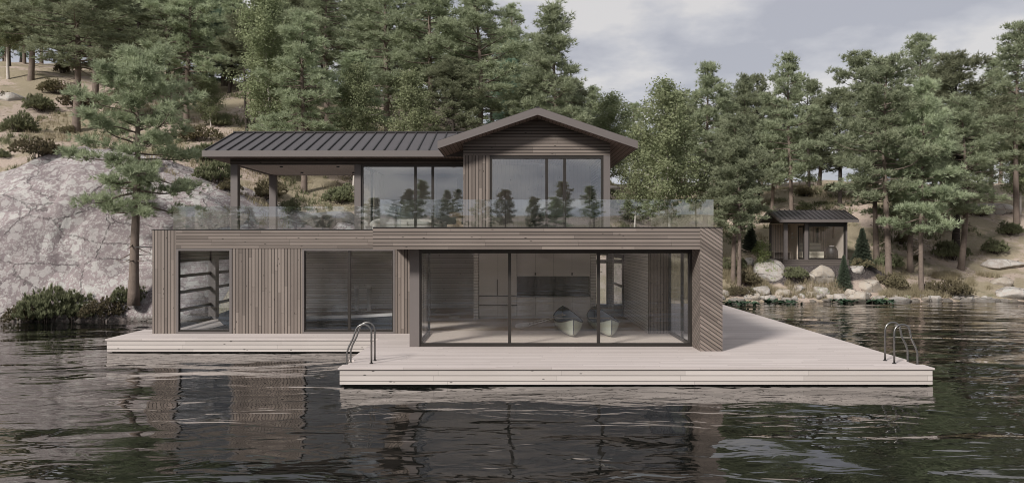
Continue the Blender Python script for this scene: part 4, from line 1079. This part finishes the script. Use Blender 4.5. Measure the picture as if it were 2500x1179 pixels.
for (px, py, ty, k, w, lb, Y, nm_) in LT+RT:
    at_px(px, py, ty, k, w, lb, Y, nm_)
for k in range(44):
    X_w = -66+k*3.0+random.uniform(-1, 1); yy = (84 if X_w < 4 else 78)+random.uniform(-6, 10)
    plant(random.choice(['P2','P5','PE','PB','P2','P1']), X_w, yy, 'pine in the dense back row along the hilltop, crown merging with its neighbours', 'tree', 'pine_tree', 'back row of pines on the hilltop', random.uniform(7, 10) if X_w > 4 else random.uniform(10, 15), random.uniform(2.2, 3.2), terr(X_w, yy))
for k in range(26):
    X_w = -50+k*2.1+random.uniform(-.8, .8); yy = 73+random.uniform(-4, 5)
    plant(random.choice(['P2','P5','PE','P7']), X_w, yy, 'pine in the dense back row along the hilltop, crown merging with its neighbours', 'tree', 'pine_tree', 'back row of pines on the hilltop', random.uniform(7, 11), random.uniform(2, 2.8), terr(X_w, yy))
# spruces and young trees
for (px, py, ty, w, lb) in ((2105,650,556,60,'dark young spruce to the right of the sauna'), (2060,706,622,44,'dark young spruce in front of the sauna corner'), (1832,616,540,50,'dark young spruce left of the sauna behind the lime sapling')):
    at_px(px, py, ty, 'S1', w, lb, None, 'spruce_tree', group='young spruces around the sauna')
at_px(1862, 672, 584, 'B3', 42, 'bright lime green sapling in front of the sauna porch', None, 'sapling', group='young deciduous trees')
# far shore behind the camera, seen mirrored in the windows and the water
for k in range(54):
    x = -92+k*3.5+random.uniform(-1.5, 1.5); y = -61-random.uniform(0, 14)
    plant(random.choice(['P1','P2','P5','P3','PE','P7']), x, y, 'tall pine in the forest on the opposite shore, mirrored in the windows', 'tree', 'pine_tree', 'pines on the opposite shore', random.choice([7,8,8.5,9,10,11,13]), random.uniform(1.6,2.6), terr(x, y))
# shrubs
SHR = [
 (15,247,40,'H1','grey green shrub at the left edge below the birch'),(100,276,82,'H3','green shrub on the left slope by the small rock'),(45,326,92,'H3','broad green shrub low at the left edge'),
 (196,272,95,'H1','dark shrub behind the leftmost pine trunk'),(92,388,112,'H2','wide olive shrub on top of the outcrop at left'),(160,330,46,'H1','small shrub at the foot of the leftmost tall pine'),
 (5,390,40,'H3','green shrub cut by the left edge above the outcrop'),(140,232,80,'H2','dark shrub high on the left slope'),(486,348,90,'H2','brown olive shrub left of the roof end'),(500,398,90,'H4','shrub under the left roof end'),
 (530,452,125,'H4','wide green shrub at the right shoulder of the outcrop'),(540,312,58,'H3','dark shrub beside the birch sapling'),(565,470,70,'H2','shrub left of the porch post'),
 (655,490,120,'H2','tall dark shrub behind the rear porch post'),(640,430,110,'H1','olive shrub at the top of the porch view'),(830,500,90,'H3','green shrub at the right of the porch view'),
 (705,520,60,'H3','small shrub behind the railing by the rear post'),(150,182,60,'H1','shrub on the skyline at left'),
 (118,784,170,'H4','big dark shrub at the waterline below the outcrop'),(80,788,110,'H2','low shrub at the water left of the big dark one'),(182,770,110,'H3','green shrub right of the big waterline shrub'),(262,778,110,'H2','olive shrub at the foot of the lone pine'),(312,742,90,'H4','shrub right of the lone pine foot'),
 (1804,728,66,'H2','low shrub at the water beside the fin'),(1815,700,70,'H1','olive shrub between the front pine trunks'),(1795,662,66,'H4','dark rounded shrub above the stone steps'),
 (1944,684,64,'H4','shrub between the mossy and tan boulders by the sauna'),(2172,708,88,'H2','shrub at the foot of the large front pine'),(2168,664,92,'H4','shrub behind the large front pine'),(2110,658,56,'H1','shrub at the foot of the right spruce'),
 (2198,598,48,'H1','dark shrub upslope between the right trunks'),(2296,566,62,'H1','dark shrub left of the pale trunk upslope'),(2392,532,40,'H1','dark shrub in front of the flat grey boulder'),
 (2467,578,64,'H3','bright shrub upslope near the right edge'),(2428,622,68,'H3','bright shrub above the long flat slab'),(2322,636,95,'H4','wide shrub around the gnarled trunk foot'),(2316,726,98,'H2','large round shrub at the right waterline'),
 (1966,482,50,'H1','dark shrub above the sauna ridge'),(1966,520,50,'H3','green shrub just above the sauna roof'),(2030,470,40,'H3','small shrub upslope over the sauna'),
 (1500,480,32,'H3','small shrub beside the gable wall'),(1600,500,50,'H1','shrub behind the white birch'),(1545,545,44,'H1','shrub behind the railing right of the gable'),(2245,640,36,'H1','tiny shrub between the right trunks'),
]
for px, py, w, k, lb in SHR:
    x, y = hit(px, py-3, 33.2); r = w*.5*y/F
    kk = 1.3 if y < 36 else 1.12
    plant(k, x, y, lb, 'shrub', 'shrub', 'shrubs on the slopes', r*(1.35 if y < 36 else 1.15), r*(1.15 if y < 36 else kk), None, None, .35 if y < 36 else .08)
# low scrub behind the crest, boulders
def boulder(px, py, w, hpx, mat, label, seed, Y=None, dy=.8, flat=1.):
    if Y: x, y = (px-CX)*Y/F, Y
    else: x, y = hit(px, py)
    rx = w*.47*y/F; rz = hpx*.76*y/F; ry = rx*dy
    bm = bmesh.new(); bmesh.ops.create_icosphere(bm, subdivisions=4, radius=1)
    rd = random.Random(seed); pl = []
    for _ in range(16):
        n = Vector((rd.gauss(0,1), rd.gauss(0,1), rd.gauss(.2,.8))).normalized(); pl.append((n, rd.uniform(.55, .9)))
    pl.append((Vector((rd.uniform(-.2,.2), rd.uniform(-.3,0), 1)).normalized(), .7))
    for v in bm.verts:
        p = v.co.copy()
        for n, d in pl:
            q = p.dot(n)
            if q > d: p -= n*(q-d)*.93
        nn = mn.noise(p*1.7+Vector((seed, 0, 0)))*.10+mn.noise(p*5+Vector((0, seed, 0)))*.03
        p *= 1+nn; v.co = Vector((p.x*rx*1.1, p.y*ry*1.1, p.z*rz*1.05))
    me = bpy.data.meshes.new('boulder'); bm.to_mesh(me); bm.free()
    o = link('boulder', me, M[mat], None, (x, y+ry*.3, gz(x, y)+rz*.12))
    tag(o, label, 'boulder', 'boulders on the shore and slopes' if seed < 100 else 'small stones along the waterline')
    me.polygons.foreach_set('use_smooth', [True]*len(me.polygons))
BL = [
 (1880,668,92,46,'boulder_moss','mossy boulder in front of the sauna porch'),(2005,684,78,44,'boulder_tan','rounded tan granite boulder below the sauna window'),(2096,664,46,18,'boulder','flat pale boulder right of the sauna'),
 (2122,706,88,34,'boulder_tan','tan boulder at the foot of the large front pine'),(1828,646,36,24,'boulder_moss','grey mossy boulder above the stone steps'),
 (1768,722,36,22,'boulder','small pale rock emerging beside the fin'),(1808,742,34,20,'boulder','small rock in the water beside the lily pads'),(1858,716,66,24,'boulder_moss','long pale mossy rock left in the shoreline row'),
 (1838,728,50,18,'boulder_tan','low pinkish rock under the long mossy one'),(1880,738,44,22,'boulder','small round rock at the water left of the grass'),(1912,722,56,20,'boulder_tan','domed rock behind the waterline left'),
 (1926,742,44,22,'boulder','angled pale rock at the water in the left row'),(1952,714,46,22,'boulder','tilted pale slab behind the grass'),(1982,722,40,14,'boulder_tan','low flat pink rock in the middle row'),(2006,722,48,28,'boulder_moss','mossy topped rock in the middle row'),
 (2030,730,40,14,'boulder_tan','low tan rock right of the mossy topped one'),(2052,734,44,24,'boulder','pointed grey rock left of the pyramid shaped one'),(2100,738,70,44,'boulder_tan','tall pyramid shaped rock at the water'),
 (2136,738,36,20,'boulder_moss','small mossy rock right of the pyramid shaped one'),(2200,740,66,24,'boulder','broad white rock at the right waterline'),(2174,738,30,14,'boulder','small white rock left of the broad white one'),
 (2284,740,42,24,'boulder','rock left of the large round shrub'),(2366,738,44,20,'boulder','rock right of the large round shrub'),(2412,744,96,22,'boulder','long cracked white rock at the right waterline'),
 (2478,744,60,14,'boulder_moss','low mossy slab at the water by the right edge'),(2456,648,120,22,'boulder','long flat slab on the right slope'),(2450,694,66,26,'boulder_tan','faceted pinkish rock on top of the lichen slab'),
 (2478,724,100,34,'boulder','big lichen slab at the right edge above the water'),(2412,516,132,30,'boulder','large flat grey boulder high on the right slope'),(212,782,90,22,'boulder_moss','mossy rock between the waterline shrubs below the outcrop'),
 (25,246,90,30,'boulder','pale rock slab high at the left edge'),(1500,462,50,12,'boulder','white rock on the slope beside the gable'),(1560,530,60,14,'boulder','low pale rock behind the terrace railing'),(1700,548,40,12,'boulder','small pale rock behind the railing end'),
 (800,548,180,34,'boulder','low lichen slab behind the porch floor'),(2236,742,30,12,'boulder','small flat rock beside the thin black trunk'),
]
for i, (px, py, w, hp, mt, lb) in enumerate(BL): boulder(px, py, w, hp, mt, lb, i+3)
for k in range(44):
    u = k/44; px = 1768+u*732+random.uniform(-6, 6)
    boulder(px, random.uniform(724, 741), random.uniform(16, 34), random.uniform(8, 15), random.choice(['boulder','boulder_tan','boulder','boulder_moss']), 'small pale stone wedged between the bigger rocks of the waterline row', 100+k, None, 1.)
# lily pads
rng = np.random.default_rng(3)
def lily(px, py, w, label):
    y = H*F/(py-CY); x = (px-CX)*y/F; n = 46; V = []; Fc = []
    for k in range(n):
        cx_ = x+rng.normal()*w*.28*y/F; cy_ = y+rng.normal()*.35; r = rng.uniform(.07, .17); z = .03+rng.uniform(0, .12); b = len(V)
        tl = rng.normal()*.35
        for a in range(9): V.append((cx_+r*math.cos(a*.66+k), cy_+r*math.sin(a*.66+k), z+r*math.sin(a*.66)*tl))
        V.append((cx_, cy_, z-.015))
        for a in range(8): Fc.append((b+a, b+a+1, b+9))
    me = bpy.data.meshes.new('lily_pads'); me.from_pydata(V, [], Fc)
    tag(link('lily_pads', me, M['lily']), label, 'water plant', 'patches of water plants at the shore')
for px, py, w, lb in ((1788,742,60,'patch of lily leaves closest to the dock edge'),(1828,743,50,'lily leaves beside the small rock in the water'),(1888,738,56,'lily leaves under the small round rock'),(1930,740,50,'lily leaves at the angled pale rock'),(2056,738,50,'lily leaves left of the pyramid shaped rock'),(2130,738,50,'lily leaves right of the pyramid shaped rock'),(2160,738,40,'rightmost patch of lily leaves'),(350,777,70,'patch of dark water leaves between the outcrop and the boathouse')):
    lily(px, py, w, lb)
# dry grass: nobody could count it
def grass(name, n, region, hgt, wid, mat, dens, seed, label):
    rng = np.random.default_rng(seed); P = []
    while len(P) < n:
        x = rng.uniform(region[0], region[1]); d = rng.uniform(*region[2:4]); y = lerp(SH, x)+d
        q = mn.noise((x*.35, y*.35, seed))+.4*mn.noise((x*1.6, y*1.6, seed))
        if q < dens: continue
        r = math.hypot((x-18.9)/1.35, (y-48.6))
        if r < 3.2: continue
        P.append((x, y, gz(x, y)))
    P = np.array(P); k = 5
    c = np.repeat(P, k, 0)+np.c_[rng.normal(size=(n*k, 2))*.07, np.zeros(n*k)]
    h_ = hgt*rng.uniform(.5, 1.2, (n*k, 1)); s = np.c_[rng.normal(size=(n*k, 2)), np.zeros(n*k)]; s = unit(s)*wid
    tip = c+np.c_[rng.normal(size=(n*k, 2))*.3*h_, h_]
    v = np.stack([c-s, c+s, tip], 1).reshape(-1, 3)
    o = link(name, npmesh(name, v, np.arange(len(v)).reshape(-1, 3)), M[mat]); tag(o, label, 'grass', kind='stuff')
grass('dry_grass', 5200, (9, 34, .4, 4.2), .42, .012, 'dry', .05, 11, 'dry yellow grass growing between the shoreline rocks')
grass('hillside_grass', 9000, (-34, 34, 3.5, 30), .3, .016, 'dry', .12, 12, 'thin dry grass scattered over the hillside')
grass('green_undergrowth', 6000, (-34, 34, 8, 34), .34, .03, 'shrub_green', .2, 13, 'green undergrowth under the trees')

for o in list(bpy.data.objects):
    if 'org' in o: del o['org']
